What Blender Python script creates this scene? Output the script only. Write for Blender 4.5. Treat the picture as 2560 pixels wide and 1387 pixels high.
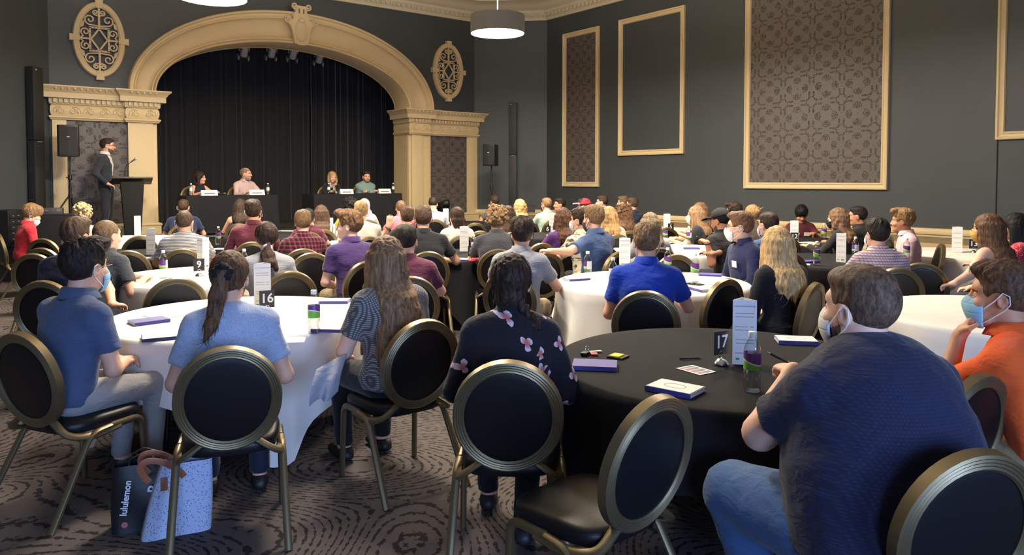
import bpy, bmesh, math, random, time
import numpy as np
from mathutils import Vector, Matrix
T0 = time.time()
for o in list(bpy.data.objects): bpy.data.objects.remove(o)
SC = bpy.context.scene
COL = SC.collection
random.seed(7)
RNG = np.random.default_rng(11)

# ------------------------------------------------------------------ camera
# room axes: +Y towards the stage, +X towards the long panelled wall, eye height 1.65 m
F = 1850.; YAW = math.radians(37.7); PITCH = math.radians(2.1); CX = 1280.; EYE = 1.65
YC = 450 + F*math.tan(PITCH)
FW = np.array([math.sin(YAW)*math.cos(PITCH), math.cos(YAW)*math.cos(PITCH), -math.sin(PITCH)])
RT = np.array([math.cos(YAW), -math.sin(YAW), 0.])
UP = np.cross(RT, FW)
C0 = np.array([0, 0, EYE])
cam_d = bpy.data.cameras.new('camera'); cam = bpy.data.objects.new('camera', cam_d); COL.objects.link(cam)
cam_d.sensor_fit = 'HORIZONTAL'; cam_d.sensor_width = 36.; cam_d.lens = 36.*F/2560.
cam_d.shift_y = (YC-693.5)/2560.
cam_d.clip_start = 0.05; cam_d.clip_end = 100
cam.matrix_world = Matrix(((RT[0], UP[0], -FW[0], 0), (RT[1], UP[1], -FW[1], 0), (RT[2], UP[2], -FW[2], EYE), (0, 0, 0, 1)))
SC.camera = cam

def ray(x, y): return FW + RT*(x-CX)/F - UP*(y-YC)/F
def onz(x, y, z): r = ray(x, y); return C0 + r*(z-EYE)/r[2]
def onY(x, y, Y): r = ray(x, y); return C0 + r*Y/r[1]
def onX(x, y, X): r = ray(x, y); return C0 + r*X/r[0]
def atd(x, y, d): return C0 + ray(x, y)*d
def heading(beta):          # beta: 0 facing away from the camera, -90 facing left, 90 right, 180 towards it
    return -(YAW + math.radians(beta))

# ------------------------------------------------------------------ world, exposure
SC.view_settings.view_transform = 'Standard'; SC.view_settings.look = 'None'
SC.view_settings.gamma = 1.0; SC.view_settings.use_curve_mapping = False
SC.view_settings.exposure = 0.38
w = bpy.data.worlds.new('world'); SC.world = w; w.use_nodes = True
w.node_tree.nodes['Background'].inputs[0].default_value = (0.55, 0.68, 1, 1)
w.node_tree.nodes['Background'].inputs[1].default_value = 0.6
SC.cycles.max_bounces = 6; SC.cycles.diffuse_bounces = 3; SC.cycles.glossy_bounces = 3
SC.cycles.transmission_bounces = 4; SC.cycles.transparent_max_bounces = 8
SC.cycles.sample_clamp_indirect = 4.0
# daylight through the windows in the wall behind the camera
def area(name, loc, rot, sx, sy, power, col):
    l = bpy.data.lights.new(name, 'AREA'); l.shape = 'RECTANGLE'; l.size = sx; l.size_y = sy
    l.energy = power; l.color = col
    o = bpy.data.objects.new(name, l); COL.objects.link(o); o.location = loc; o.rotation_euler = rot
    return o
WIN_Y = -3.6
for wx in (-1.6, 1.4):
    area('window_daylight', (wx, WIN_Y-0.05, 1.75), (math.radians(90), 0, 0), 1.7, 2.0, 215, (0.34, 0.53, 1.0))
PEND_POWER = 105.0       # emission of the drum pendants' diffusers
PEND_COL = (1.0, 0.895, 0.745)
# ------------------------------------------------------------------ helpers
def srgb(r, g=None, b=None):
    if g is None: r, g, b = r
    f = lambda c: (c/12.92 if c <= .04045 else ((c+.055)/1.055)**2.4)
    return (f(r/255.), f(g/255.), f(b/255.), 1.)

class NT:                      # tiny node-tree writer
    def __init__(s, m): s.t = m.node_tree; s.n = s.t.nodes; s.l = s.t.links
    def node(s, typ, **kw):
        n = s.n.new(typ)
        for k, v in kw.items(): setattr(n, k, v)
        return n
    def set(s, inp, v):
        if isinstance(v, bpy.types.NodeSocket): s.l.new(v, inp)
        else: inp.default_value = v
    def math(s, op, a, b=None, c=None, clamp=False):
        n = s.node('ShaderNodeMath', operation=op, use_clamp=clamp)
        s.set(n.inputs[0], a)
        if b is not None: s.set(n.inputs[1], b)
        if c is not None: s.set(n.inputs[2], c)
        return n.outputs[0]
    def mix(s, f, a, b):
        n = s.node('ShaderNodeMix', data_type='RGBA')
        s.set(n.inputs['Factor'], f); s.set(n.inputs[6], a); s.set(n.inputs[7], b)
        return n.outputs[2]
    def coord(s, which='Object', scale=(1, 1, 1), rot=(0, 0, 0), loc=(0, 0, 0)):
        t = s.node('ShaderNodeTexCoord'); m = s.node('ShaderNodeMapping')
        m.inputs['Scale'].default_value = scale; m.inputs['Rotation'].default_value = rot; m.inputs['Location'].default_value = loc
        s.l.new(t.outputs[which], m.inputs['Vector']); return m.outputs[0]
    def sep(s, v):
        n = s.node('ShaderNodeSeparateXYZ'); s.l.new(v, n.inputs[0]); return n.outputs
    def noise(s, v, scale, detail=2, rough=.5, dist=0.):
        n = s.node('ShaderNodeTexNoise'); n.inputs['Scale'].default_value = scale; n.inputs['Detail'].default_value = detail
        n.inputs['Roughness'].default_value = rough; n.inputs['Distortion'].default_value = dist
        if v is not None: s.l.new(v, n.inputs['Vector'])
        return n.outputs['Fac']
    def voronoi(s, v, scale, feature='F1', rnd=1.):
        n = s.node('ShaderNodeTexVoronoi', feature=feature); n.inputs['Scale'].default_value = scale
        n.inputs['Randomness'].default_value = rnd; s.l.new(v, n.inputs['Vector']); return n.outputs
    def ramp(s, f, stops):
        n = s.node('ShaderNodeValToRGB'); e = n.color_ramp.elements
        while len(e) < len(stops): e.new(.5)
        for q, (p, c) in zip(e, stops): q.position = p; q.color = c
        s.set(n.inputs[0], f); return n.outputs[0]
    def bump(s, h, strength, dist=.01):
        n = s.node('ShaderNodeBump'); n.inputs['Strength'].default_value = strength; n.inputs['Distance'].default_value = dist
        s.l.new(h, n.inputs['Height']); return n.outputs[0]
    def smooth(s, v, a, b):     # 0 below a, 1 above b
        n = s.node('ShaderNodeMapRange', interpolation_type='SMOOTHSTEP')
        s.set(n.inputs[0], v); n.inputs[1].default_value = a; n.inputs[2].default_value = b
        return n.outputs[0]

MATS = {}
def newmat(name):
    m = bpy.data.materials.new(name); m.use_nodes = True
    return m, NT(m), m.node_tree.nodes['Principled BSDF']
def plain(name, rgb, rough=.6, metal=0., spec=.5, var=0., vscale=20, bump=0., bscale=120, coat=0.):
    if name in MATS: return MATS[name]
    m, t, b = newmat(name); c = srgb(rgb)
    b.inputs['Roughness'].default_value = rough; b.inputs['Metallic'].default_value = metal
    b.inputs['Specular IOR Level'].default_value = spec
    if coat: b.inputs['Coat Weight'].default_value = coat
    b.inputs['Base Color'].default_value = c
    if var:
        n = t.noise(t.coord(), vscale, 3)
        t.set(b.inputs['Base Color'], t.mix(n, tuple(x*(1-var) for x in c[:3])+(1,), tuple(min(1, x*(1+var)) for x in c[:3])+(1,)))
    if bump:
        t.set(b.inputs['Normal'], t.bump(t.noise(t.coord(), bscale, 2), bump, .004))
    MATS[name] = m; return m

class MB:                       # collects polygons of one mesh
    def __init__(s): s.v = []; s.f = []
    def add(s, vs, fs):
        k = len(s.v); s.v += [tuple(float(c) for c in p) for p in vs]; s.f += [tuple(i+k for i in f) for f in fs]
    def box(s, c, d, rz=0., M=None):
        hx, hy, hz = d[0]/2, d[1]/2, d[2]/2
        P = [(x, y, z) for z in (-hz, hz) for y in (-hy, hy) for x in (-hx, hx)]
        if M is not None: P = [M @ Vector(p) for p in P]
        elif rz:
            ca, sa = math.cos(rz), math.sin(rz); P = [(x*ca-y*sa, x*sa+y*ca, z) for x, y, z in P]
        s.add([(p[0]+c[0], p[1]+c[1], p[2]+c[2]) for p in P],
              [(0, 2, 3, 1), (4, 5, 7, 6), (0, 1, 5, 4), (2, 6, 7, 3), (0, 4, 6, 2), (1, 3, 7, 5)])
    def tube(s, pts, r, n=8, closed=False, flat=1., nrm=None, cap=True):
        pts = [Vector(p) for p in pts]; m = len(pts)
        rs = r if hasattr(r, '__len__') else [r]*m
        base = len(s.v); up = Vector(nrm) if nrm is not None else None
        for i, p in enumerate(pts):
            a = pts[(i-1) % m] if (closed or i > 0) else p
            b = pts[(i+1) % m] if (closed or i < m-1) else p
            t = (b-a).normalized()
            if up is None:
                q = Vector((0, 0, 1)) if abs(t.z) < .9 else Vector((1, 0, 0))
                u = t.cross(q).normalized()
                if i > 0 and u.dot(pu) < 0 and False: u = -u
            else: u = t.cross(up).normalized()
            if i > 0 and up is None:
                u = (pu - t*pu.dot(t)).normalized()
            pu = u; v = t.cross(u)
            for k in range(n):
                a_ = 2*math.pi*(k+.5)/n
                s.v.append(tuple(p + u*(rs[i]*math.cos(a_)) + v*(rs[i]*flat*math.sin(a_))))
        for i in range(m if closed else m-1):
            j = (i+1) % m
            for k in range(n):
                l = (k+1) % n
                s.f.append((base+i*n+k, base+i*n+l, base+j*n+l, base+j*n+k))
        if not closed and cap:
            s.f.append(tuple(base+k for k in reversed(range(n)))); s.f.append(tuple(base+(m-1)*n+k for k in range(n)))
    def lathe(s, prof, n=24, c=(0, 0, 0), ang=2*math.pi, capb=True, capt=True):
        base = len(s.v); m = len(prof)
        for r, z in prof:
            for k in range(n):
                a = ang*k/n; s.v.append((c[0]+r*math.cos(a), c[1]+r*math.sin(a), c[2]+z))
        for i in range(m-1):
            for k in range(n):
                l = (k+1) % n
                s.f.append((base+i*n+k, base+i*n+l, base+(i+1)*n+l, base+(i+1)*n+k))
        if capb and prof[0][0] > 1e-6: s.f.append(tuple(base+k for k in reversed(range(n))))
        if capt and prof[-1][0] > 1e-6: s.f.append(tuple(base+(m-1)*n+k for k in range(n)))
    def prism(s, poly, o, u, v, n, h):   # polygon in plane (u,v) at o, extruded by h along n
        o, u, v, n = Vector(o), Vector(u), Vector(v), Vector(n); m = len(poly); k = len(s.v)
        for d in (0, h):
            for a, b in poly: s.v.append(tuple(o+u*a+v*b+n*d))
        s.f.append(tuple(k+i for i in reversed(range(m)))); s.f.append(tuple(k+m+i for i in range(m)))
        for i in range(m):
            j = (i+1) % m; s.f.append((k+i, k+j, k+m+j, k+m+i))
    def sweep(s, path, frames, prof, closed=False, capped=True):
        # prof: list of (a,b); frames: (A,B) vectors per path point
        base = len(s.v); m = len(path); n = len(prof)
        for p, (A, B) in zip(path, frames):
            p, A, B = Vector(p), Vector(A), Vector(B)
            for a, b in prof: s.v.append(tuple(p+A*a+B*b))
        for i in range(m if closed else m-1):
            j = (i+1) % m
            for k in range(n-1): s.f.append((base+i*n+k, base+i*n+k+1, base+j*n+k+1, base+j*n+k))
        if capped and not closed:
            s.f.append(tuple(base+k for k in reversed(range(n)))); s.f.append(tuple(base+(m-1)*n+k for k in range(n)))
    def mesh(s, name):
        me = bpy.data.meshes.new(name); me.from_pydata(s.v, [], s.f); return me
    def build(s, name, mat, parent=None, smooth=False, bevel=0., angle=40, fix=True):
        me = s.mesh(name)
        if fix or bevel:
            bm = bmesh.new(); bm.from_mesh(me)
            bmesh.ops.remove_doubles(bm, verts=bm.verts, dist=1e-5)
            if bevel: bmesh.ops.bevel(bm, geom=[e for e in bm.edges if e.is_manifold and e.calc_face_angle(0) > .6], offset=bevel, segments=2, affect='EDGES', profile=.6, clamp_overlap=True)
            bmesh.ops.recalc_face_normals(bm, faces=bm.faces)
            bm.to_mesh(me); bm.free()
        return link(name, me, mat, parent, smooth or bool(bevel), angle)
def link(name, me, mat, parent=None, smooth=False, angle=40):
    o = bpy.data.objects.new(name, me); COL.objects.link(o)
    if mat is not None and not len(me.materials):
        for m in (mat if isinstance(mat, (list, tuple)) else [mat]): me.materials.append(m)
    if smooth:
        me.polygons.foreach_set('use_smooth', np.ones(len(me.polygons), bool))
        if angle and angle < 180:
            try: me.set_sharp_from_angle(angle=math.radians(angle))
            except Exception: pass
    if parent is not None: o.parent = parent
    return o
def tag(o, label=None, cat=None, group=None, kind=None):
    if label: o['label'] = label
    if cat: o['category'] = cat
    if group: o['group'] = group
    if kind: o['kind'] = kind
    return o
def empty(name, loc=(0, 0, 0), rz=0., label=None, cat=None, group=None):
    o = bpy.data.objects.new(name, None); COL.objects.link(o); o.location = [float(c) for c in loc]; o.rotation_euler = (0, 0, rz)
    o.empty_display_size = .1
    return tag(o, label, cat, group)
CHILD = {}
def copy_tree(o, parent=None, first=True):
    c = o.copy(); COL.objects.link(c)
    if parent is not None: c.parent = parent
    for ch in CHILD.get(o.name) or list(o.children): copy_tree(ch, c, False)
    return c
def text_mesh(txt, size, extr=.0006, align='CENTER', bold=0.):
    cu = bpy.data.curves.new('txt', 'FONT'); cu.body = txt; cu.size = size; cu.extrude = extr; cu.align_x = align; cu.align_y = 'CENTER'
    cu.offset = bold; cu.resolution_u = 3
    ob = bpy.data.objects.new('txt', cu); COL.objects.link(ob)
    dg = bpy.context.evaluated_depsgraph_get(); me = bpy.data.meshes.new_from_object(ob.evaluated_get(dg))
    bpy.data.objects.remove(ob); bpy.data.curves.remove(cu); me.materials.clear(); return me
def frame_mat(o, u, v, n):      # object matrix with local x,y,z along u,v,n
    return Matrix(((u[0], v[0], n[0], o[0]), (u[1], v[1], n[1], o[1]), (u[2], v[2], n[2], o[2]), (0, 0, 0, 1)))
# ------------------------------------------------------------------ materials of the room
def wall_mat():
    m, t, b = newmat('wall_paint'); c = srgb(65, 70, 73)
    n = t.noise(t.coord(), 1.3, 3)
    t.set(b.inputs['Base Color'], t.mix(n, tuple(x*.88 for x in c[:3])+(1,), tuple(x*1.12 for x in c[:3])+(1,)))
    b.inputs['Roughness'].default_value = .48; b.inputs['Specular IOR Level'].default_value = .45
    t.set(b.inputs['Normal'], t.bump(t.noise(t.coord(), 60, 2), .08, .01)); return m
WALL = wall_mat()
TRIM = plain('trim_cream', (218, 194, 148), .5, var=.05, vscale=6)
CREAM = plain('ceiling_cream', (205, 190, 158), .8, var=.04, vscale=3)
BLACK = plain('black_plastic', (24, 24, 26), .45)
MATT = plain('black_matt', (20, 20, 22), .85)
STEEL = plain('steel', (190, 190, 192), .3, 1.)
def carpet_mat():
    m, t, b = newmat('carpet')
    co = t.coord('Object')
    f = t.noise(co, .8, .6, .4, .3)
    ph = t.math('PINGPONG', t.math('MULTIPLY', f, 112), 1.)
    dash = t.noise(co, 25, 2, .5)
    on = t.smooth(t.math('ADD', ph, t.math('MULTIPLY', t.math('SUBTRACT', dash, .5), 2.1)), .70, .88)
    sp = t.noise(co, 160, 2)
    base = t.mix(sp, srgb(78, 71, 70), srgb(109, 101, 98))
    dark = t.mix(sp, srgb(36, 33, 35), srgb(58, 53, 54))
    t.set(b.inputs['Base Color'], t.mix(on, base, dark)); b.inputs['Roughness'].default_value = .95; b.inputs['Specular IOR Level'].default_value = .1
    t.set(b.inputs['Normal'], t.bump(t.math('ADD', t.noise(co, 320, 1), t.math('MULTIPLY', on, -.5)), .5, .008)); return m
def damask_mat():
    # u = local x, v = local y of the panel, in metres
    m, t, b = newmat('damask_wallpaper')
    co = t.coord('Object'); X, Y, _ = t.sep(co)
    PU, PV = .56, .52
    wob = t.math('MULTIPLY', t.math('SUBTRACT', t.noise(co, 14, 2), .5), .05)
    def cell(off):
        u = t.math('SUBTRACT', t.math('FRACT', t.math('ADD', t.math('DIVIDE', X, PU), off)), .5)
        v = t.math('SUBTRACT', t.math('FRACT', t.math('ADD', t.math('DIVIDE', Y, PV), off)), .5)
        return t.math('ABSOLUTE', u), t.math('ABSOLUTE', v)
    def dist(a, b_, ca, cb, sa=1., sb=1.):
        p = t.math('MULTIPLY', t.math('SUBTRACT', a, ca), sa); q = t.math('MULTIPLY', t.math('SUBTRACT', b_, cb), sb)
        return t.math('SQRT', t.math('ADD', t.math('MULTIPLY', p, p), t.math('MULTIPLY', q, q)))
    def ring(d, r, w_): return t.math('SUBTRACT', 1., t.smooth(t.math('ABSOLUTE', t.math('SUBTRACT', d, t.math('ADD', r, wob))), w_*.55, w_))
    def disc(d, r): return t.math('SUBTRACT', 1., t.smooth(t.math('ADD', d, wob), r*.75, r))
    def mx(*a):
        o = a[0]
        for q in a[1:]: o = t.math('MAXIMUM', o, q)
        return o
    # medallion: four lobes round a clear centre, leaf sprigs in each lobe
    u, v = cell(0.); hi = t.math('MAXIMUM', u, v); lo = t.math('MINIMUM', u, v)
    lobe = t.math('MULTIPLY', ring(dist(hi, lo, .245, 0.), .125, .02), t.math('GREATER_THAN', hi, .2))
    sprig = mx(disc(dist(hi, lo, .29, .0, 1., 2.6), .085), disc(dist(hi, lo, .225, .055, 1.3, 1.3), .046), disc(dist(hi, lo, .30, .062, 1., 1.), .042), disc(dist(hi, lo, .19, .02, 1., 1.), .03), disc(dist(u, v, 0., 0.), .016))
    diag = disc(dist(hi, lo, .20, .165, 1., 1.), .012)
    # ogee cross between the medallions
    u2, v2 = cell(.5); h2 = t.math('MAXIMUM', u2, v2); l2 = t.math('MINIMUM', u2, v2)
    og = ring(dist(h2, l2, .305, 0., 1., 1.45), .145, .018)
    lf = mx(disc(dist(h2, l2, .135, .085, 1., 1.8), .062), disc(dist(h2, l2, .29, .065, .8, 2.6), .085), disc(dist(h2, l2, .18, .035, 1., 1.), .018))
    pat = mx(lobe, sprig, diag, og, lf)
    band = t.smooth(t.math('ABSOLUTE', t.math('SUBTRACT', t.math('ADD', u, v), .5)), .025, .05)
    pat = t.math('MULTIPLY', pat, band)
    pat = t.math('MULTIPLY', pat, t.smooth(t.noise(co, 62, 2), .38, .5))
    t.set(b.inputs['Base Color'], t.mix(pat, srgb(96, 88, 84), srgb(62, 56, 53)))
    t.set(b.inputs['Roughness'], t.math('ADD', .42, t.math('MULTIPLY', pat, .25))); b.inputs['Specular IOR Level'].default_value = .4
    return m
DAMASK = damask_mat()

# ------------------------------------------------------------------ shell
Y0, XW, ZC = 15.8, 12.31, 6.15
XL, XR = 1.61, 10.98               # ends of the stage wall
AIN = dict(c=6.18, a=2.80, b=1.23); AOUT = dict(c=6.28, a=3.40, b=1.93); ZS = 3.36
def quad(b, p): b.add(p, [(0, 1, 2, 3)])
def slabwall(name, a, bb, th=.15, z0=0., z1=ZC, mat=WALL):   # wall from a to bb (plan), room on the right-hand side
    a, bb = Vector((a[0], a[1], 0)), Vector((bb[0], bb[1], 0)); d = (bb-a).normalized(); n = Vector((-d.y, d.x, 0))
    m = MB(); m.prism([(0, z0), ((bb-a).length, z0), ((bb-a).length, z1), (0, z1)], a, d, Vector((0, 0, 1)), n, th)
    return tag(m.build(name, mat), kind='structure')
m = MB(); m.box((5, 6, -.06), (16, 21, .12)); fl = tag(m.build('floor', carpet_mat()), kind='structure')
m = MB(); m.box((5, 6.3, ZC+.06), (16, 21.4, .12)); tag(m.build('ceiling', CREAM), kind='structure')
# stage wall with the arched opening
def ell(e, x): return ZS+e['b']*math.sqrt(max(0, 1-((x-e['c'])/e['a'])**2))
m = MB()
m.box(((XL+3.38)/2, Y0+.15, ZC/2), (3.38-XL, .3, ZC)); m.box(((XR+8.98)/2, Y0+.15, ZC/2), (XR-8.98, .3, ZC))
xs_ = [6.18-2.80*math.cos(math.pi*i/40) for i in range(41)]
pl = [(x, ell(AIN, x)+.03) for x in xs_]
for (xa, za), (xb, zb) in zip(pl[:-1], pl[1:]):
    m.prism([(xa, za), (xb, zb), (xb, ZC), (xa, ZC)], (0, Y0, 0), (1, 0, 0), (0, 0, 1), (0, 1, 0), .3)
tag(m.build('wall_stage', WALL), kind='structure')
slabwall('wall_corner_right', (XR, Y0), (XW, 14.47))
slabwall('wall_right', (XW, 14.47), (XW, WIN_Y))
slabwall('wall_corner_left', (-2.4, 11.79), (XL, Y0))
slabwall('wall_left', (-2.4, WIN_Y), (-2.4, 11.79))
# wall behind the camera, with two windows
m = MB()
def backwall(x0, x1, z0, z1): m.box(((x0+x1)/2, WIN_Y-.1, (z0+z1)/2), (x1-x0, .2, z1-z0))
backwall(-2.6, -2.5, 0, ZC); backwall(-.7, .5, 0, ZC); backwall(2.3, 12.5, 0, ZC)
for x0, x1 in ((-2.5, -.7), (.5, 2.3)): backwall(x0, x1, 0, .7); backwall(x0, x1, 2.8, ZC)
tag(m.build('wall_back', WALL), kind='structure')
GLASSP = None
for i, (x0, x1) in enumerate(((-2.5, -.7), (.5, 2.3))):
    m = MB(); xm = (x0+x1)/2
    for zz in (.73, 1.75, 2.77): m.box((xm, WIN_Y+.0, zz), (x1-x0, .06, .06))
    for xx in (x0+.03, xm, x1-.03): m.box((xx, WIN_Y+.0, 1.75), (.06, .05, 2.1))
    tag(m.build('window_%d' % (i+1), TRIM), kind='structure')
# stage recess: black box with curtain
m = MB()
m.box((6.2, 19.05, 3), (9, .1, 6.4)); m.box((1.75, 17.6, 3), (.1, 3, 6.4)); m.box((10.65, 17.6, 3), (.1, 3, 6.4)); m.box((6.2, 17.6, 6.2), (9, 3, .1))
tag(m.build('wall_stage_recess', plain('recess_black', (16, 16, 18), .9)), kind='structure')
STG = plain('stage_floor', (74, 72, 74), .6, var=.1, vscale=8)
m = MB(); m.prism([(.32, 14.5), (10.95, 14.5), (10.95, Y0-.01), (1.6, Y0-.01)], (0, 0, .57), (1, 0, 0), (0, 1, 0), (0, 0, 1), .03)
m.prism([(3.39, 15.78), (8.97, 15.78), (8.97, 19.0), (3.39, 19.0)], (0, 0, .57), (1, 0, 0), (0, 1, 0), (0, 0, 1), .03)
tag(m.build('floor_stage', STG), kind='structure')
m = MB(); m.prism([(.36, 14.53), (10.93, 14.53), (10.93, Y0-.02), (1.62, Y0-.02)], (0, 0, 0), (1, 0, 0), (0, 1, 0), (0, 0, 1), .57)
tag(m.build('trim_stage_skirt', MATT), kind='structure')
# curtain: folded cloth in panels
def curtain_mat():
    m, t, b = newmat('curtain_black'); b.inputs['Base Color'].default_value = srgb(44, 43, 46); b.inputs['Roughness'].default_value = .8
    b.inputs['Sheen Weight'].default_value = .35; b.inputs['Specular IOR Level'].default_value = .2
    t.set(b.inputs['Normal'], t.bump(t.noise(t.coord('Object', (1, 1, .15)), 40, 2), .2, .01)); return m
CURT = curtain_mat()
rt = empty('stage_curtain', (6.2, 18.3, .6), 0, 'black full-height curtain hanging in folds across the back of the stage', 'curtain')
for i in range(6):
    b_ = MB(); n = 120; x0 = -4.1+i*1.37; amp = .028 if i < 4 else .075
    top = [(x0+1.40*k/n, (.05 if i % 2 else 0)+amp*math.sin(k/n*1.4*2*math.pi/.17+1.1*math.sin(k*.21+i))*(.5+.5*math.sin(k*.07+i)**2), 0) for k in range(n+1)]
    P = [(x, y, 0.01) for x, y, _ in top]+[(x, y*.8, 5.4) for x, y, _ in top]
    b_.add(P, [(k, k+1, n+1+k+1, n+1+k) for k in range(n)])
    b_.build('curtain_panel', CURT, rt, smooth=True, fix=False)

# ------------------------------------------------------------------ mouldings
def mould(path, prof):           # path in plan, outward side on the right of travel; prof (out, z)
    b_ = MB(); n = len(path); P = [Vector((p[0], p[1])) for p in path]; fr = []
    for i in range(n):
        d1 = (P[i]-P[i-1]).normalized() if i > 0 else (P[1]-P[0]).normalized()
        d2 = (P[i+1]-P[i]).normalized() if i < n-1 else d1
        n1 = Vector((d1.y, -d1.x)); n2 = Vector((d2.y, -d2.x)); mm = (n1+n2)
        mm = mm/max(.2, mm.dot(n1)) if mm.length > 1e-6 else n1
        fr.append(((mm.x, mm.y, 0), (0, 0, 1)))
    b_.sweep([(p.x, p.y, 0) for p in P], fr, prof); return b_
# cornice under the ceiling, with egg pieces
corn_path = [(-2.4, 11.79), (XL, Y0), (XR, Y0), (XW, 14.47), (XW, WIN_Y)]
CORN = [(0, 5.70), (.05, 5.70), (.06, 5.74), (.06, 5.76), (.10, 5.80), (.13, 5.86), (.15, 5.88), (.15, 5.93), (.22, 5.95), (.30, 6.02), (.40, 6.07), (.62, 6.09), (.62, ZC), (0, ZC)]
rt = tag(mould(corn_path, CORN).build('trim_1', CREAM, smooth=True, angle=30), kind='structure')
eg = MB(); eg.lathe([(0, -.045), (.02, -.038), (.033, -.01), (.034, .012), (.026, .035), (0, .045)], 10)
egm = eg.mesh('egg'); da = MB(); da.prism([(-.008, .045), (.008, .045), (.012, 0), (0, -.045), (-.012, 0)], (0, -.03, 0), (1, 0, 0), (0, 0, 1), (0, -1, 0), .02); dam = da.mesh('dart')
for me_ in (egm, dam): me_.materials.append(CREAM)
egm.polygons.foreach_set('use_smooth', np.ones(len(egm.polygons), bool))
def eggs(a, b_, n):
    a, b_ = Vector(a), Vector(b_); d = (b_-a).normalized(); ang = math.atan2(d.y, d.x)
    for i in range(n):
        for me_, f in ((egm, .5), (dam, 1.)):
            p = a+(b_-a)*((i+f)/n)+Vector((d.y, -d.x, 0))*.115
            o = bpy.data.objects.new('egg' if me_ is egm else 'dart', me_); COL.objects.link(o); o.parent = rt; o.location = (p.x, p.y, 5.815); o.rotation_euler = (0, 0, ang)
eggs((5.2, Y0, 0), (XR, Y0, 0), 42); eggs((XR, Y0, 0), (XW, 14.47, 0), 13); eggs((XW, 14.47, 0), (XW, 9.9, 0), 33)
# chair rail and wainscot
WAIN = plain('wainscot_beige', (196, 170, 122), .55, var=.05, vscale=4)
RAILP = [(0, .76), (.02, .76), (.02, .79), (.045, .80), (.055, .83), (.05, .86), (.035, .87), (.035, .89), (0, .895)]
rp_ = [(11.04, Y0-.06), (XW, 14.53), (XW, WIN_Y)]
rp_ = [(10.99, Y0-.01), (XW, 14.47), (XW, WIN_Y)]
tag(mould(rp_, RAILP).build('trim_2', TRIM, smooth=True, angle=30), kind='structure')
tag(mould(rp_, [(0, .66), (.012, .66), (.012, .76), (0, .76)]).build('trim_3', plain('trim_brown', (132, 112, 82), .6)), kind='structure')
tag(mould(rp_, [(0, .0), (.018, .0), (.018, .66), (0, .66)]).build('trim_4', WAIN), kind='structure')
tag(mould(rp_, [(0, 0), (.035, 0), (.035, .11), (.02, .13), (0, .13)]).build('baseboard_right', TRIM), kind='structure')
m = MB(); m.box((XW-.004, 4.26, 1.6), (.01, .014, 1.3)); tag(m.build('trim_5', MATT), kind='structure')

# framed wall panels
def wall_frame(y0, y1, z0, z1, paper, label, grp):
    rt = empty('wall_panel', (XW, (y0+y1)/2, z0), math.radians(-90), label, 'wall panel', grp)   # local x runs towards -Y, local y into the wall
    w_ = y1-y0; h = z1-z0; f = .115
    prof = [(0, 0), (0, .05), (.012, .058), (.028, .058), (.045, .04), (.075, .03), (.088, .042), (.102, .042), (.115, .02), (.115, 0)]
    def bar(a, b_, inn):        # mitred bar from a to b, inn = inward direction
        q = MB(); d = (Vector(b_)-Vector(a)).normalized(); P = []
        for p, s in ((Vector(a), 1), (Vector(b_), -1)):
            for o, hh in prof: P.append(p+Vector(inn)*o+d*(s*o)+Vector((0, -hh, 0)))
        n = len(prof); q.add(P, [(i, i+1, n+i+1, n+i) for i in range(n-1)]); q.build('frame_bar', TRIM, rt, smooth=True, angle=25)
    A, B, C_, D = (-w_/2, 0, 0), (w_/2, 0, 0), (w_/2, 0, h), (-w_/2, 0, h)
    bar(A, B, (0, 0, 1)); bar(B, C_, (-1, 0, 0)); bar(C_, D, (0, 0, -1)); bar(D, A, (1, 0, 0))
    q = MB(); q.box((0, 0, 0), (w_-2*f+.01, h-2*f+.01, .012))
    o = q.build('infill_paper' if paper else 'infill_board', DAMASK if paper else WALL, rt); o.location = (0, -.006, h/2); o.rotation_euler = (math.radians(90), 0, 0)
G = 'cream framed panels on the long dark wall'
wall_frame(12.56, 13.83, 1.49, 5.25, True, 'narrow tall cream frame with damask wallpaper, nearest the corner', G)
wall_frame(10.04, 11.92, 2.20, 5.27, False, 'cream frame around plain dark wall between two damask panels', G)
wall_frame(5.84, 8.57, 1.49, 5.62, True, 'widest cream frame filled with damask wallpaper on the right wall', G)
wall_frame(2.30, 4.28, 2.24, 5.27, False, 'cream frame around plain dark wall cut off by the right edge', G)

# ------------------------------------------------------------------ proscenium arch
def arch_surface():
    prof = [(-.02, -.55), (.0, -.55), (.0, .10), (.03, .14), (.07, .15), (.10, .12), (.11, .09), (.14, .11), (.17, .11), (.19, .07), (.24, .045), (.34, .03), (.5, .035), (.62, .05), (.70, .075), (.74, .10), (.755, .14), (.80, .15), (.82, .13), (.90, .13), (.92, .17), (.97, .18), (1.0, .15), (1.0, -.02)]
    b_ = MB(); n = 96; k = len(prof)
    for i in range(n+1):
        th = math.pi*i/n; c, s = -math.cos(th), math.sin(th)
        for q, p in prof:
            x = (AIN['c']+AIN['a']*c)*(1-q)+(AOUT['c']+AOUT['a']*c)*q; z = ZS+(AIN['b']*(1-q)+AOUT['b']*q)*s
            b_.v.append((x, Y0-p, z))
    for i in range(n):
        for j in range(k-1): b_.f.append((i*k+j, i*k+j+1, (i+1)*k+j+1, (i+1)*k+j))
    return b_
tr = tag(arch_surface().build('trim_6', TRIM, smooth=True, angle=35), kind='structure')
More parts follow.
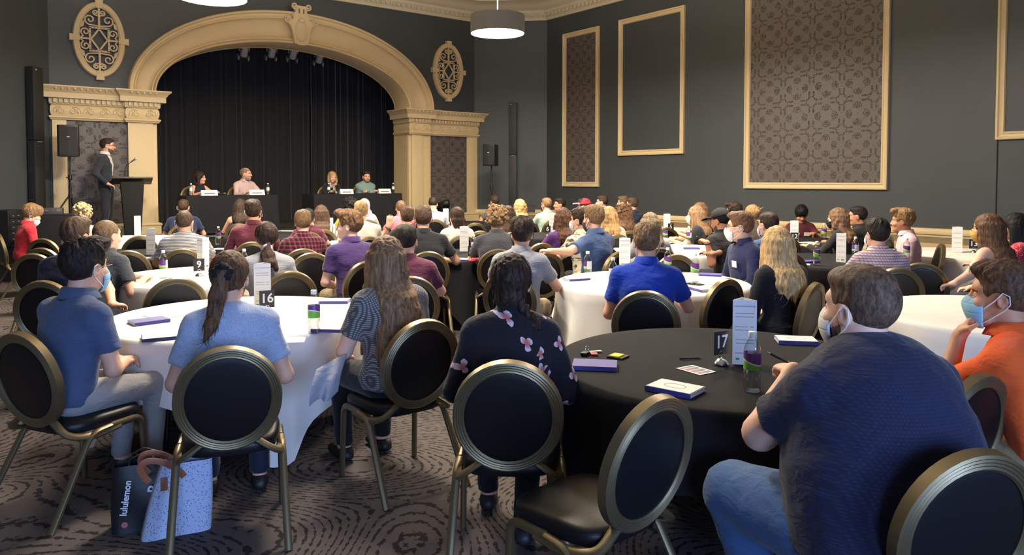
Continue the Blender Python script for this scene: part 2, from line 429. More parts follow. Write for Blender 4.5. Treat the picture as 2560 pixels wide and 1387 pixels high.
# cartouche on the crown of the arch
kx, kz = 6.28, 4.60
rt = empty('arch_cartouche', (kx, Y0-.12, kz), 0, 'cream scrolled plaster cartouche on the crown of the arch', 'ornament')
sh = [(-.16, 0), (-.17, .1), (-.19, .25), (-.24, .38), (-.34, .46), (-.36, .52), (-.28, .55), (-.2, .5), (-.17, .54), (-.2, .62), (-.13, .68), (-.15, .76), (-.13, .82), (.13, .82), (.15, .76), (.13, .68), (.2, .62), (.17, .54), (.2, .5), (.28, .55), (.36, .52), (.34, .46), (.24, .38), (.19, .25), (.17, .1), (.16, 0), (.06, -.03), (-.06, -.03)]
b_ = MB(); b_.prism(sh, (0, 0, 0), (1, 0, 0), (0, 0, 1), (0, -1, 0), .1); b_.build('shield', TRIM, rt, bevel=.012)
b_ = MB(); b_.tube([(.13*math.cos(a), -.10, .29+.23*math.sin(a)) for a in np.linspace(0, 2*math.pi, 32, endpoint=False)], .018, 6, closed=True); b_.build('oval_rim', TRIM, rt, smooth=True)
b_ = MB(); b_.lathe([(.0, .03), (.06, .025), (.11, .0)], 24); o = b_.build('oval_boss', TRIM, rt, smooth=True); o.rotation_euler = (math.radians(90), 0, 0); o.location = (0, -.10, .29); o.scale = (1, 1.8, 1)
def spiral(cx, cz, r, turns, a0, sgn, y=-.11, n=34):
    return [(cx+(r*(1-.82*t))*math.cos(a0+sgn*t*turns*2*math.pi), y, cz+(r*(1-.82*t))*math.sin(a0+sgn*t*turns*2*math.pi)) for t in np.linspace(0, 1, n)]
for sd in (-1, 1):
    b_ = MB(); b_.tube(spiral(sd*.30, .50, .075, 1.4, math.pi*.2 if sd > 0 else math.pi*.8, -sd), [.018]*34, 6); b_.build('volute', TRIM, rt, smooth=True)
    b_ = MB(); b_.tube(spiral(sd*.15, .80, .07, 1.3, math.pi*1.3 if sd > 0 else -math.pi*.3, sd), [.02]*34, 6); b_.build('volute', TRIM, rt, smooth=True)
    b_ = MB(); b_.box((sd*.05, -.101, .70), (.03, .012, .1)); b_.build('slot', plain('trim_shadow', (120, 104, 80), .8), rt)
b_ = MB(); b_.lathe([(0, .03), (.03, .026), (.045, .0)], 14); o = b_.build('shell', TRIM, rt, smooth=True); o.rotation_euler = (math.radians(90), 0, 0); o.location = (0, -.11, .50); o.scale = (1.6, 1.2, 1)

# piers and entablatures
def pier(side):
    if side < 0:
        path = [(1.63, Y0), (1.63, Y0-.06), (2.84, Y0-.06), (2.84, Y0-.16), (3.38, Y0-.16), (3.38, Y0+.6)]
        pil = [(1.63, 1.86, .06), (2.86, 3.30, .14), (3.30, 3.38, .09)]; pan = (1.86, 2.86); nm = 'behind the lectern'
    else:
        path = [(8.98, Y0+.6), (8.98, Y0-.16), (9.52, Y0-.16), (9.52, Y0-.06), (11.03, Y0-.06), (11.03, Y0)]
        pil = [(8.98, 9.05, .09), (9.05, 9.36, .14), (9.36, 9.60, .10), (10.72, 11.03, .06)]; pan = (9.60, 10.72); nm = 'right of the stage arch'
    x0 = path[0][0]; rt = empty('stage_pier', (0, 0, 0), 0, 'cream pier with damask panel and dentilled entablature, '+nm, 'pier', 'piers of the stage arch')
    for a, c, p in pil:
        q = MB(); q.box(((a+c)/2, Y0-p/2+.0, 1.68), (c-a, p, 2.16)); q.build('pilaster', TRIM, rt, bevel=.008)
    a, c = (3.34, 3.38) if side < 0 else (8.98, 9.02)
    q = MB(); q.box(((a+c)/2, Y0+.30, 2.0), (.05, .66, 2.8)); q.build('reveal', TRIM, rt)
    q = MB(); q.box((0, 0, 0), (pan[1]-pan[0], 1.95, .02)); o = q.build('panel_paper', DAMASK, rt); o.location = ((pan[0]+pan[1])/2, Y0-.01, 1.78); o.rotation_euler = (math.radians(90), 0, 0)
    P = lambda pr, n, sm=True: mould(path, pr).build(n, TRIM, rt, smooth=sm, angle=30)
    P([(0, 2.75), (.02, 2.75), (.035, 2.78), (.05, 2.79), (.05, 2.81), (.03, 2.825), (0, 2.825)], 'necking')
    P([(0, 2.82), (.0, 2.82), (.022, 2.87), (.03, 2.93), (.022, 2.99), (.0, 3.03), (0, 3.03)], 'frieze')
    P([(0, 3.03), (.03, 3.03), (.04, 3.045), (.045, 3.06), (.045, 3.14), (0, 3.14)], 'dentil_band')
    P([(0, 3.14), (.13, 3.14), (.13, 3.24), (0, 3.24)], 'corona', False)
    P([(0, 3.24), (.135, 3.24), (.15, 3.26), (.165, 3.29), (.20, 3.32), (.215, 3.335), (.215, 3.36), (0, 3.36)], 'crown_moulding')
    P([(0, .60), (.03, .60), (.03, .76), (.045, .775), (.045, .80), (.02, .82), (0, .82)], 'plinth')
    fx = path[1][0] if side < 0 else path[1][0]
    # dentils, crown leaves and frieze scrolls along each straight front run
    runs = [(path[1], path[2]), (path[3], path[4])] if side < 0 else [(path[1], path[2]), (path[3], path[4])]
    for (xa, ya), (xb, _) in runs:
        n = max(2, int((xb-xa)/.085))
        for i in range(n):
            q = bpy.data.objects.new('dentil', DENT); COL.objects.link(q); q.parent = rt; q.location = (xa+(xb-xa)*(i+.5)/n, ya-.065, 3.095)
        n = max(2, int((xb-xa)/.10))
        for i in range(n):
            q = bpy.data.objects.new('leaf_bead', BEAD); COL.objects.link(q); q.parent = rt; q.location = (xa+(xb-xa)*(i+.5)/n, ya-.19, 3.305)
        n = max(1, int((xb-xa)/.24))
        for i in range(n):
            q = bpy.data.objects.new('frieze_scroll', SCR[i % 2]); COL.objects.link(q); q.parent = rt; q.location = (xa+(xb-xa)*(i+.5)/n, ya-.03, 2.925)
    return rt
b_ = MB(); b_.box((0, 0, 0), (.05, .045, .07)); DENT = b_.mesh('dentil'); DENT.materials.append(TRIM)
b_ = MB(); b_.lathe([(0, -.03), (.018, -.02), (.022, .005), (.012, .025), (0, .03)], 8); BEAD = b_.mesh('leaf_bead'); BEAD.materials.append(TRIM)
SCR = []
for f in (1, -1):
    b_ = MB(); b_.tube(spiral(f*.035, -.01, .06, 1.25, math.pi*.5, f, y=0), [.013*(1-.4*t) for t in np.linspace(0, 1, 34)], 6)
    b_.tube([(f*.035, 0, .05), (-f*.03, 0, .065), (-f*.09, 0, .02), (-f*.10, 0, -.05)], [.012, .011, .009, .004], 6)
    b_.tube([(-f*.05, 0, .04), (-f*.03, -.005, 0), (-f*.06, 0, -.05)], [.004, .012, .004], 6)
    me_ = b_.mesh('frieze_scroll'); me_.materials.append(TRIM); me_.polygons.foreach_set('use_smooth', np.ones(len(me_.polygons), bool)); SCR.append(me_)
pier(-1); pier(1)

# oval grilles
def oval(cx, cz, label):
    rt = empty('oval_grille', (cx, Y0, cz), 0, label, 'grille', 'oval grilles above the piers')
    ro, ri = (.44, .70), (.325, .585); n = 64; q = MB(); prof = [(0, .0), (0, .07), (.25, .09), (.85, .09), (1., .06), (1., .0)]
    for i in range(n):
        a = 2*math.pi*i/n
        for t, h in prof: q.v.append(((ri[0]+(ro[0]-ri[0])*t)*math.cos(a), -h, (ri[1]+(ro[1]-ri[1])*t)*math.sin(a)))
    k = len(prof)
    for i in range(n):
        j = (i+1) % n
        for s in range(k-1): q.f.append((i*k+s, i*k+s+1, j*k+s+1, j*k+s))
    q.build('oval_frame', TRIM, rt, smooth=True, angle=30)
    for a, (x, z) in (('h', (-.40, 0)), ('h', (.40, 0)), ('v', (0, -.66)), ('v', (0, .66))):
        q = MB(); sg = 1 if (x+z) > 0 else -1
        if a == 'h': poly = [(-.08*sg, -.045), (.09*sg, -.06), (.09*sg, .06), (-.08*sg, .045)]
        else: poly = [(-.05, -.08*sg), (.05, -.08*sg), (.07, .09*sg), (-.07, .09*sg)]
        q.prism(poly, (x, 0, z), (1, 0, 0), (0, 0, 1), (0, -1, 0), .105); q.build('keystone', TRIM, rt)
    def ribbon(pts, r=.017): q = MB(); q.tube(pts, r, 4, nrm=(0, 1, 0), flat=.9); return q
    for sx in (-1, 1):
        for sz in (-1, 1):
            sg = sx*sz
            for c, r, a0, tail in (((.058, .50), .05, -.6*math.pi, (.0, .43)), ((.148, .36), .098, -.55*math.pi, (.0, .25)), ((.225, .125), .08, -.35*math.pi, (.30, .02))):
                pts = spiral(c[0], c[1], r, 1.35, a0, 1, y=-.05)
                pts = [(tail[0], -.05, tail[1])]+pts
                ribbon([(sx*x, y, sz*z) for x, y, z in pts]).build('scroll', TRIM, rt, smooth=True)
            q = MB(); q.prism([(sx*.25, sz*.23), (sx*.30, sz*.20), (sx*.285, sz*.30), (sx*.235, sz*.34)], (0, -.03, 0), (1, 0, 0), (0, 0, 1), (0, -1, 0), .03); q.build('leaf', TRIM, rt)
    for sz in (-1, 1):
        q = MB(); q.box((0, -.045, sz*.40), (.038, .04, .36)); q.build('stem', TRIM, rt)
        q = MB(); q.box((0, -.055, sz*.215), (.345, .035, .035)); q.build('square_bar', TRIM, rt)
        q = MB(); q.box((sz*.155, -.055, 0), (.035, .035, .43)); q.build('square_bar', TRIM, rt)
        q = MB(); q.box((sz*.25, -.045, 0), (.16, .04, .03)); q.build('stem', TRIM, rt)
        for sx in (-1, 1):
            a, c = Vector((sx*.135, -.05, 0)), Vector((0, -.05, sz*.2)); q = MB(); q.tube([a, c], .022, 4, nrm=(0, 1, 0)); q.build('diamond_bar', TRIM, rt)
    for i in range(6):
        for sz in (-1, 1):
            for me_loc in ((-.13+.052*i, -.0735, sz*.215), (sz*.155, -.0735, -.17+.068*i)):
                o = bpy.data.objects.new('hole_chip', HOLE_CHIP); COL.objects.link(o); o.parent = rt; o.location = me_loc
b_ = MB(); b_.box((0, 0, 0), (.012, .004, .012)); HOLE_CHIP = b_.mesh('hole_chip'); HOLE_CHIP.materials.append(plain('hole_shade', (60, 50, 42), .8))  # dark chips stand in for the shade of holes in the bars
oval(2.42, 4.27, 'oval cream scrollwork grille above the left pier')
oval(10.16, 4.37, 'oval cream scrollwork grille above the right pier')

# ------------------------------------------------------------------ drum pendants (the room's lamps)
SHADE = plain('shade_grey', (92, 90, 92), .9, bump=.3, bscale=90)
def emis(name, col, s):
    m = bpy.data.materials.new(name); m.use_nodes = True; n = m.node_tree.nodes; n.remove(n['Principled BSDF'])
    e = n.new('ShaderNodeEmission'); e.inputs[0].default_value = (*col, 1); e.inputs[1].default_value = s
    m.node_tree.links.new(e.outputs[0], n['Material Output'].inputs[0]); return m
DIFF = emis('lamp_diffuser', PEND_COL, PEND_POWER); UPL = emis('added_uplight_glow', PEND_COL, PEND_POWER*.8)
def pendant(x, y, label, z=4.1, DIFF=DIFF, UPL=UPL):
    rt = empty('drum_pendant', (x, y, z), 0, label, 'lamp', 'drum pendant lamps')
    q = MB(); q.lathe([(.455, 0), (.455, .30), (.445, .30), (.445, 0)], 48, capb=False, capt=False); q.f += [tuple(3*48+k for k in (i, (i+1) % 48))+tuple(0*48+k for k in ((i+1) % 48, i)) for i in range(48)]
    q.build('shade', SHADE, rt, smooth=True)
    q = MB(); q.lathe([(.0, .012), (.442, .012)], 48, capb=False, capt=False); o = q.build('diffuser', DIFF, rt, fix=False)
    for p in o.data.polygons: pass
    q = MB(); q.lathe([(.0, .27), (.40, .27)], 32, capb=False, capt=False); q.build('added_uplight', UPL, rt, fix=False)  # glowing disc added in the drum to brighten ceiling and upper walls
    q = MB(); q.tube([(0, 0, .27), (0, 0, ZC-z-.03)], .008, 6); q.build('rod', plain('rod_cream', (220, 215, 205), .4), rt)
    q = MB(); q.lathe([(.07, ZC-z-.03), (.07, ZC-z)], 20); q.build('ceiling_rose', plain('rod_cream', (220, 215, 205), .4), rt)
DIFF2 = emis('lamp_diffuser_stage_row', PEND_COL, PEND_POWER*1.75); UPL2 = emis('added_uplight_glow_stage_row', PEND_COL, PEND_POWER*1.2)
p1 = atd(1244, 79, 12.4); p2 = atd(530, -27, 10.0)
pendant(p1[0], p1[1], 'grey drum pendant lamp with glowing underside hanging near the corner', DIFF=DIFF2, UPL=UPL2)
pendant(p2[0], p2[1], 'drum pendant lamp at the top edge above the arch', DIFF=DIFF2, UPL=UPL2)
for y in (5.4,):
    for i, x in enumerate((2.9, 7.4)): pendant(x, y, 'drum pendant lamp over the %s tables, above the frame' % ('left' if i == 0 else 'right'))
# ------------------------------------------------------------------ banquet chair (parts shared by all copies)
def chair_metal():
    m, t, b = newmat('chair_bronze'); b.inputs['Metallic'].default_value = .75; b.inputs['Roughness'].default_value = .42
    b.inputs['Base Color'].default_value = srgb(126, 112, 84); return m
BRONZE = chair_metal()
def vinyl():
    m, t, b = newmat('chair_vinyl'); b.inputs['Base Color'].default_value = srgb(19, 18, 20); b.inputs['Roughness'].default_value = .42
    b.inputs['Specular IOR Level'].default_value = .32
    t.set(b.inputs['Normal'], t.bump(t.noise(t.coord(), 160, 2), .12, .003)); return m
VINYL = vinyl()
def rr_tube(b_, pts, wx, wy, nrm_):       # ribbed flat bar: 8-gon with flattened section
    b_.tube(pts, wx, 8, nrm=nrm_, flat=wy/wx)
CHAIR_PARTS = []
def make_chair_parts():
    # local: sitter faces +Y, seat centre near the origin; back pad at y=-.25
    tilt = math.radians(11); c = Vector((0, -.265, .685)); u = Vector((1, 0, 0)); v = Vector((0, -math.sin(tilt), math.cos(tilt))); n = Vector((0, -math.cos(tilt), -math.sin(tilt)))
    rx, rz = .206, .222
    ov = lambda r, a, d=0: c+u*((rx+r)*math.cos(a))+v*((rz+r)*math.sin(a))+n*d
    A = [2*math.pi*i/40 for i in range(40)]
    # ring: ribbed rectangular section
    b_ = MB(); prof = [(-.026, -.022), (-.026, .018), (-.018, .024), (-.012, .021), (-.007, .024), (-.002, .021), (.003, .024), (.008, .021), (.013, .024), (.021, .020), (.023, -.016), (.014, -.022)]
    k = len(prof)
    for a in A:
        for r, d in prof: b_.v.append(tuple(ov(r, a, d)))
    for i in range(40):
        j = (i+1) % 40
        for s in range(k): b_.f.append((i*k+s, i*k+(s+1) % k, j*k+(s+1) % k, j*k+s))
    ring = b_.mesh('back_frame')
    def padm(name, sgn, bulge):
        b_ = MB(); R = [1., .97, .85, .6, .3]
        for q, f in enumerate(R):
            for a in A: p = c+u*((rx-.02)*f*math.cos(a))+v*((rz-.02)*f*math.sin(a))+n*sgn*(.012+bulge*(1-f*f)**.6); b_.v.append(tuple(p))
        b_.v.append(tuple(c+n*sgn*(.012+bulge)))
        for q in range(len(R)-1):
            for i in range(40): j = (i+1) % 40; b_.f.append((q*40+i, q*40+j, (q+1)*40+j, (q+1)*40+i))
        e = (len(R)-1)*40
        for i in range(40): b_.f.append((e+i, e+(i+1) % 40, e+40))
        return b_.mesh(name)
    back = padm('back_pad', 1, .012); front = padm('back_cushion', -1, .04)
    # seat
    b_ = MB(); N = 36; prof = [(.92, .425), (1., .432), (1.02, .45), (1.02, .468), (.99, .484), (.9, .494), (.6, .502), (.25, .504)]
    for f, z in prof:
        for i in range(N):
            a = 2*math.pi*i/N; ca, sa = math.cos(a), math.sin(a); e = 4.2
            r = (abs(ca)**e+abs(sa)**e)**(-1/e); wdt = .212+.018*(sa*r); b_.v.append((f*r*ca*wdt, .01+f*r*sa*.215, z-.022))
    for q in range(len(prof)-1):
        for i in range(N): j = (i+1) % N; b_.f.append((q*N+i, q*N+j, (q+1)*N+j, (q+1)*N+i))
    b_.f.append(tuple(range(N-1, -1, -1))); e = (len(prof)-1)*N; b_.f.append(tuple(e+i for i in range(N)))
    seat = b_.mesh('seat')
    parts = [('back_frame', ring, BRONZE), ('back_pad', back, VINYL), ('back_cushion', front, VINYL), ('seat', seat, VINYL)]
    def arcp(P, n=5):
        # rounded polyline
        P = [Vector(p) for p in P]; out = [P[0]]
        for i in range(1, len(P)-1):
            a, b2, c2 = P[i-1], P[i], P[i+1]; r = min(.055, (b2-a).length*.45, (c2-b2).length*.45)
            s = b2+(a-b2).normalized()*r; e = b2+(c2-b2).normalized()*r
            for t in np.linspace(0, 1, n): out.append(s*(1-t)**2+b2*2*t*(1-t)+e*t*t)
        return out+[P[-1]]
    for sd in (-1, 1):
        # stem from the ring's lower side, down and forward under the seat
        a0 = ov(.015, -math.pi/2+sd*.52)
        b_ = MB(); rr_tube(b_, arcp([a0, (sd*.205, -.225, .415), (sd*.222, -.10, .385), (sd*.226, .05, .40)]), .022, .014, None); parts.append(('stem', b_.mesh('stem'), BRONZE))
        # side frame: front leg, seat rail and raked rear leg
        b_ = MB(); rr_tube(b_, arcp([(sd*.232, .205, .0), (sd*.226, .185, .405), (sd*.226, .0, .407)]), .0185, .015, None); parts.append(('front_leg', b_.mesh('front_leg'), BRONZE))
        b_ = MB(); rr_tube(b_, arcp([(sd*.226, .0, .407), (sd*.228, -.115, .40), (sd*.245, -.345, .0)]), .0185, .015, None); parts.append(('rear_leg', b_.mesh('rear_leg'), BRONZE))
    for nm, me, mt in parts:
        bm = bmesh.new(); bm.from_mesh(me); bmesh.ops.recalc_face_normals(bm, faces=bm.faces); bm.to_mesh(me); bm.free()
        me.materials.append(mt); me.polygons.foreach_set('use_smooth', np.ones(len(me.polygons), bool)); me.set_sharp_from_angle(angle=math.radians(50))
    return parts
CHAIR_PARTS = make_chair_parts()
CHAIRS = []
def chair(x, y, rz, label, floor=0.):
    rt = empty('banquet_chair', (x, y, floor), rz, label, 'chair', 'round-backed banquet chairs')
    for nm, me, mt in CHAIR_PARTS:
        o = bpy.data.objects.new(nm, me); COL.objects.link(o); o.parent = rt
    CHAIRS.append((x, y)); return rt
def chair_px(px, ytop, beta, label, d=None):
    d = d or F*(EYE-.93)/(ytop-450)
    p = atd(px, ytop, d); rz = heading(beta); c = rotz(rz)@V3(0, -.30, 0)
    return chair(p[0]-c[0], p[1]-c[1], rz, label)

# ------------------------------------------------------------------ round tables
def cloth_tab(name, rgb):
    m, t, b = newmat(name); c = srgb(rgb); co = t.coord()
    n = t.noise(co, 3, 2); t.set(b.inputs['Base Color'], t.mix(n, tuple(x*.94 for x in c[:3])+(1,), c))
    b.inputs['Roughness'].default_value = .9; b.inputs['Specular IOR Level'].default_value = .15
    h = t.math('ADD', t.noise(co, 5, 2), t.math('MULTIPLY', t.noise(co, 300, 1), .05)); t.set(b.inputs['Normal'], t.bump(h, .12, .02)); return m
WHITE_T = cloth_tab('tablecloth_white', (232, 228, 222)); BLACK_T = cloth_tab('tablecloth_black', (36, 36, 39))
TR, TZ = .84, .75
LEGM = plain('table_steel', (70, 70, 74), .4, 1.); WOODT = plain('table_ply', (150, 120, 86), .6)
TABLES = {}
def round_table(key, x, y, white, label, drop=.30, seed=1):
    rt = empty('round_table', (x, y, 0), seed*.7, label, 'table', 'round banquet tables')
    b_ = MB(); b_.lathe([(TR-.02, .715), (TR-.012, .72), (TR-.012, .742), (TR-.02, .745)], 48); b_.build('table_top', WOODT, rt)
    for i in range(4):
        a = i*math.pi/2+.78; b_ = MB(); b_.tube([(.42*math.cos(a), .42*math.sin(a), .715), (.46*math.cos(a), .46*math.sin(a), 0)], .016, 8); b_.build('leg', LEGM, rt)
    # cloth: square cloth over a round top, corners hang lower
    cl = MB(); n = 144; rs = np.random.default_rng(seed); ph = rs.uniform(0, 6.28, 6)
    S = 1.17
    rows = []
    for q, f in enumerate((.0, .5, .9, .985, 1.)):
        z = TZ if f < .98 else (TZ-.001 if f < 1 else TZ-.006)
        rows.append([(TR*f*math.cos(2*math.pi*i/n), TR*f*math.sin(2*math.pi*i/n), z) for i in range(n)])
    for t in (.06, .25, .5, .75, 1.):
        row = []
        for i in range(n):
            a = 2*math.pi*i/n
            side = S/max(abs(math.cos(a)), abs(math.sin(a)))
            L = min(side-TR, .70)*(1 if drop is None else 1.)
            if drop is not None: L = min(L, TZ-.05)
            wob = math.sin(11*a+ph[0])*.5+math.sin(7*a+ph[1])*.35+.35*math.sin(19*a+ph[2])
            r = TR+.012+(.015+.05*wob+.045*t)*t*(.4+L)
            row.append((r*math.cos(a), r*math.sin(a), TZ-.008-L*t))
        rows.append(row)
    for row in rows: cl.v += row
    for q in range(len(rows)-1):
        for i in range(n): j = (i+1) % n; cl.f.append((q*n+i, q*n+j, (q+1)*n+j, (q+1)*n+i))
    o = cl.build('tablecloth', WHITE_T if white else BLACK_T, None, smooth=True, angle=180)
    o.location = (x, y, .0015); o.rotation_euler = (0, 0, seed*.7)
    tag(o, ('white' if white else 'black')+' cloth draped over '+label, 'tablecloth', 'tablecloths on round tables')
    TABLES[key] = (x, y); return rt
ZT = TZ+.003

# ------------------------------------------------------------------ things on tables
def clear_mat(name, tint, a):
    m = bpy.data.materials.new(name); m.use_nodes = True; t = NT(m); t.n.remove(t.n['Principled BSDF'])
    tr_ = t.node('ShaderNodeBsdfTransparent'); tr_.inputs[0].default_value = (*tint, 1); gl = t.node('ShaderNodeBsdfGlossy'); gl.inputs['Roughness'].default_value = .06
    lw = t.node('ShaderNodeLayerWeight'); lw.inputs[0].default_value = .35
    mx = t.node('ShaderNodeMixShader'); t.set(mx.inputs[0], t.math('ADD', t.math('MULTIPLY', lw.outputs['Facing'], .55), a)); t.l.new(tr_.outputs[0], mx.inputs[1]); t.l.new(gl.outputs[0], mx.inputs[2])
    t.l.new(mx.outputs[0], t.n['Material Output'].inputs[0]); return m
PET = clear_mat('clear_plastic', (.93, .95, .95), .07); WATER = clear_mat('bottle_water', (.86, .9, .92), .04)
def label_mat():
    m, t, b = newmat('bottle_label'); X, Y, Z = t.sep(t.coord())
    ang = t.math('ARCTAN2', Y, X)
    wave = t.math('ADD', Z, t.math('MULTIPLY', t.math('SINE', ang), .012))
    col = t.mix(t.math('GREATER_THAN', wave, .118), srgb(116, 190, 70), srgb(104, 52, 132))
    col = t.mix(t.math('LESS_THAN', t.math('ABSOLUTE', t.math('SUBTRACT', wave, .118)), .003), col, srgb(225, 225, 225))
    white = t.math('GREATER_THAN', t.math('ABSOLUTE', ang), 2.2); col = t.mix(white, col, srgb(222, 224, 226))
    t.set(b.inputs['Base Color'], col); b.inputs['Roughness'].default_value = .35; return m
LABELM = label_mat(); CAPM = plain('cap_white', (238, 238, 236), .4)
q = MB(); q.lathe([(.028, 0), (.033, .006), (.033, .09), (.0325, .16), (.030, .178), (.020, .198), (.0135, .208), (.0135, .222)], 20, capt=False); B_BODY = q.mesh('bottle_body')
q = MB(); q.lathe([(.027, .003), (.0318, .008), (.0318, .125), (.0, .125)], 20); B_WATER = q.mesh('water')
q = MB(); q.lathe([(.0336, .088), (.0338, .090), (.0334, .152), (.0332, .154)], 28, capb=False, capt=False); B_LAB = q.mesh('label')
q = MB(); q.lathe([(.0155, .214), (.0158, .216), (.0158, .232), (.0148, .236), (0, .236)], 16); B_CAP = q.mesh('cap')
for me_, mt in ((B_BODY, PET), (B_WATER, WATER), (B_LAB, LABELM), (B_CAP, CAPM)): me_.materials.append(mt); me_.polygons.foreach_set('use_smooth', np.ones(len(me_.polygons), bool))
def bottle(p, rz, label, s=1.08, water=True):
    rt = empty('water_bottle', p, rz, label, 'bottle', 'water bottles with purple and green labels'); rt.scale = (s, s, s)
    for nm, me_ in (('bottle_body', B_BODY), ('water', B_WATER), ('label', B_LAB), ('cap', B_CAP)):
        o = bpy.data.objects.new(nm, me_); COL.objects.link(o); o.parent = rt
    return rt
def paper_print(name, line=True, head=True, logo=False):
    m, t, b = newmat(name); X, Y, Z = t.sep(t.coord())
    row = t.math('FRACT', t.math('MULTIPLY', Z, 62.)); g = t.math('FLOOR', t.math('MULTIPLY', Z, 62.))
    on = t.math('MULTIPLY', t.math('LESS_THAN', t.math('ABSOLUTE', t.math('SUBTRACT', row, .5)), .13), t.math('GREATER_THAN', t.math('FRACT', t.math('MULTIPLY', g, .2501)), .4))
    brk = t.math('GREATER_THAN', t.noise(t.coord('Object', (110, 110, 8)), 1., 1), .36)
    inx = t.math('LESS_THAN', t.math('ABSOLUTE', X), .044)
    inz = t.math('MULTIPLY', t.math('GREATER_THAN', Z, .05), t.math('LESS_THAN', Z, .265))
    f = t.math('MULTIPLY', t.math('MULTIPLY', on, brk), t.math('MULTIPLY', inx, inz))
    t.set(b.inputs['Base Color'], t.mix(t.math('MULTIPLY', f, .6), srgb(236, 234, 232), srgb(90, 88, 92))); b.inputs['Roughness'].default_value = .7; return m
PRINT = paper_print('tent_card_print'); PAPER = plain('paper_white', (236, 234, 230), .75); INK = plain('ink_dark', (48, 46, 52), .7); GREEN = plain('ink_green', (90, 150, 80), .7)
HEADT = text_mesh('CONVERSATION STARTERS', .0085, .0002); HEADT.materials.append(INK)
def tent_card(p, beta, label, big=True):
    # three-sided paper prism, 10 cm wide, 23 cm tall
    rt = empty('tent_card', p, heading(beta), label, 'tent card', 'folded tent cards on the tables'); w_, h = .112, .315; r = w_/math.sqrt(3)
    for i in range(3):
        a = -math.pi/2+i*2*math.pi/3; q = MB(); q.box((0, 0, h/2), (w_, .0012, h)); o = q.build('panel', PRINT, rt)
        ri = r/2; o.location = (ri*math.cos(a), ri*math.sin(a), .001); o.rotation_euler = (0, 0, a+math.pi/2)
        if big:
            t_ = bpy.data.objects.new('heading_text', HEADT); COL.objects.link(t_); t_.parent = o; t_.location = (0, -.0009, .285); t_.rotation_euler = (math.pi/2, 0, 0)
            q = MB(); q.box((-.032, -.0009, .028), (.016, .0006, .010)); q.box((.02, -.0009, .028), (.034, .0006, .014)); q.build('logo_mark', INK if i else GREEN, o)
    return rt
CARD_B = plain('card_black', (28, 28, 30), .5); NUMW = plain('number_white', (232, 232, 232), .6); CHROME = plain('chrome', (215, 215, 218), .15, 1.)
def number_stand(p, beta, num, label):
    rt = empty('table_number', p, heading(beta)+math.pi, label, 'table number', 'table numbers on chrome stands'); rt.scale = (1.3, 1.3, 1.3)
    q = MB(); q.lathe([(.026, 0), (.028, .004), (.022, .016), (.008, .026), (0, .028)], 20); q.build('base', CHROME, rt, smooth=True)
    q = MB(); q.tube([(.012*math.cos(a), 0, .038+.014*math.sin(a)) for a in np.linspace(0, 2*math.pi, 16, endpoint=False)], .002, 6, closed=True); q.build('clip', CHROME, rt, smooth=True)
    q = MB(); q.box((0, 0, .084), (.076, .0016, .088)); c = q.build('card', CARD_B, rt)
    for s_ in (1, -1):
        me_ = text_mesh(num, .066, .0003, bold=.0012); me_.materials.append(NUMW); o = link('numeral', me_, None, c); o.location = (0, s_*.0012, .086); o.rotation_euler = (math.pi/2, 0, math.pi if s_ > 0 else 0)
    return rt
NOTE_P = plain('notebook_purple', (78, 72, 150), .55); PAGE = plain('page_edge', (225, 222, 216), .8)
q = MB(); q.tube([(.048*math.cos(a), .03*math.sin(a), 0) for a in np.linspace(0, 2*math.pi, 28, endpoint=False)], .0016, 5, closed=True, flat=.3); RING_ME = q.mesh('printed_ring'); RING_ME.materials.append(plain('ink_teal', (70, 96, 120), .7))
def notebook(p, rz, label, sheet=True, h=.014, cover=None):
    rt = empty('notebook', p, rz, label, 'notebook', 'notebooks on the tables')
    q = MB(); q.box((0, 0, .001), (.148, .21, .002)); q.box((0, 0, h-.001), (.148, .21, .002)); q.box((-.073, 0, h/2), (.003, .21, h)); q.build('cover', cover or NOTE_P, rt)
    q = MB(); q.box((.001, 0, h/2), (.142, .205, h-.0045)); q.build('pages', PAGE, rt)
    if sheet:
        q = MB(); q.box((0, 0, h+.0012), (.14, .20, .0016)); s_ = q.build('sheet', PAPER, rt)
        o = bpy.data.objects.new('printed_ring', RING_ME); COL.objects.link(o); o.parent = s_; o.location = (0, .0, h+.0022); o.rotation_euler = (0, 0, math.pi/2)
    return rt
def sheet(p, rz, label, size=(.15, .21), mat=None, name='paper_sheet', cat='paper'):
    q = MB(); q.box((0, 0, .0008), (size[0], size[1], .0012)); o = q.build(name, mat or PAPER); o.location = p; o.rotation_euler = (0, 0, rz)
    return tag(o, label, cat, 'loose papers on the tables')
def pen(p, rz, label, col=(25, 24, 28)):
    rt = empty('pen', p, rz, label, 'pen', 'pens on the tables')
    q = MB(); q.tube([(-.055, 0, .005), (.05, 0, .005)], .0045, 8); q.build('barrel', plain('pen_%d' % col[0], col, .3), rt, smooth=True)
    q = MB(); q.tube([(.05, 0, .005), (.066, 0, .005)], [.0042, .001], 8); q.build('tip', CHROME, rt, smooth=True)
    q = MB(); q.box((-.035, .0, .0105), (.035, .003, .0015)); q.build('clip', CHROME, rt)
    return rt
def phone(p, rz, label):
    rt = empty('phone', p, rz, label, 'phone', 'phones on the tables')
    q = MB(); q.box((0, 0, .004), (.072, .148, .008)); q.build('case', BLACK, rt, bevel=.003)
    q = MB(); q.box((0, 0, .0084), (.066, .14, .0006)); q.build('screen', plain('screen_glass', (10, 10, 12), .08), rt)
    return rt
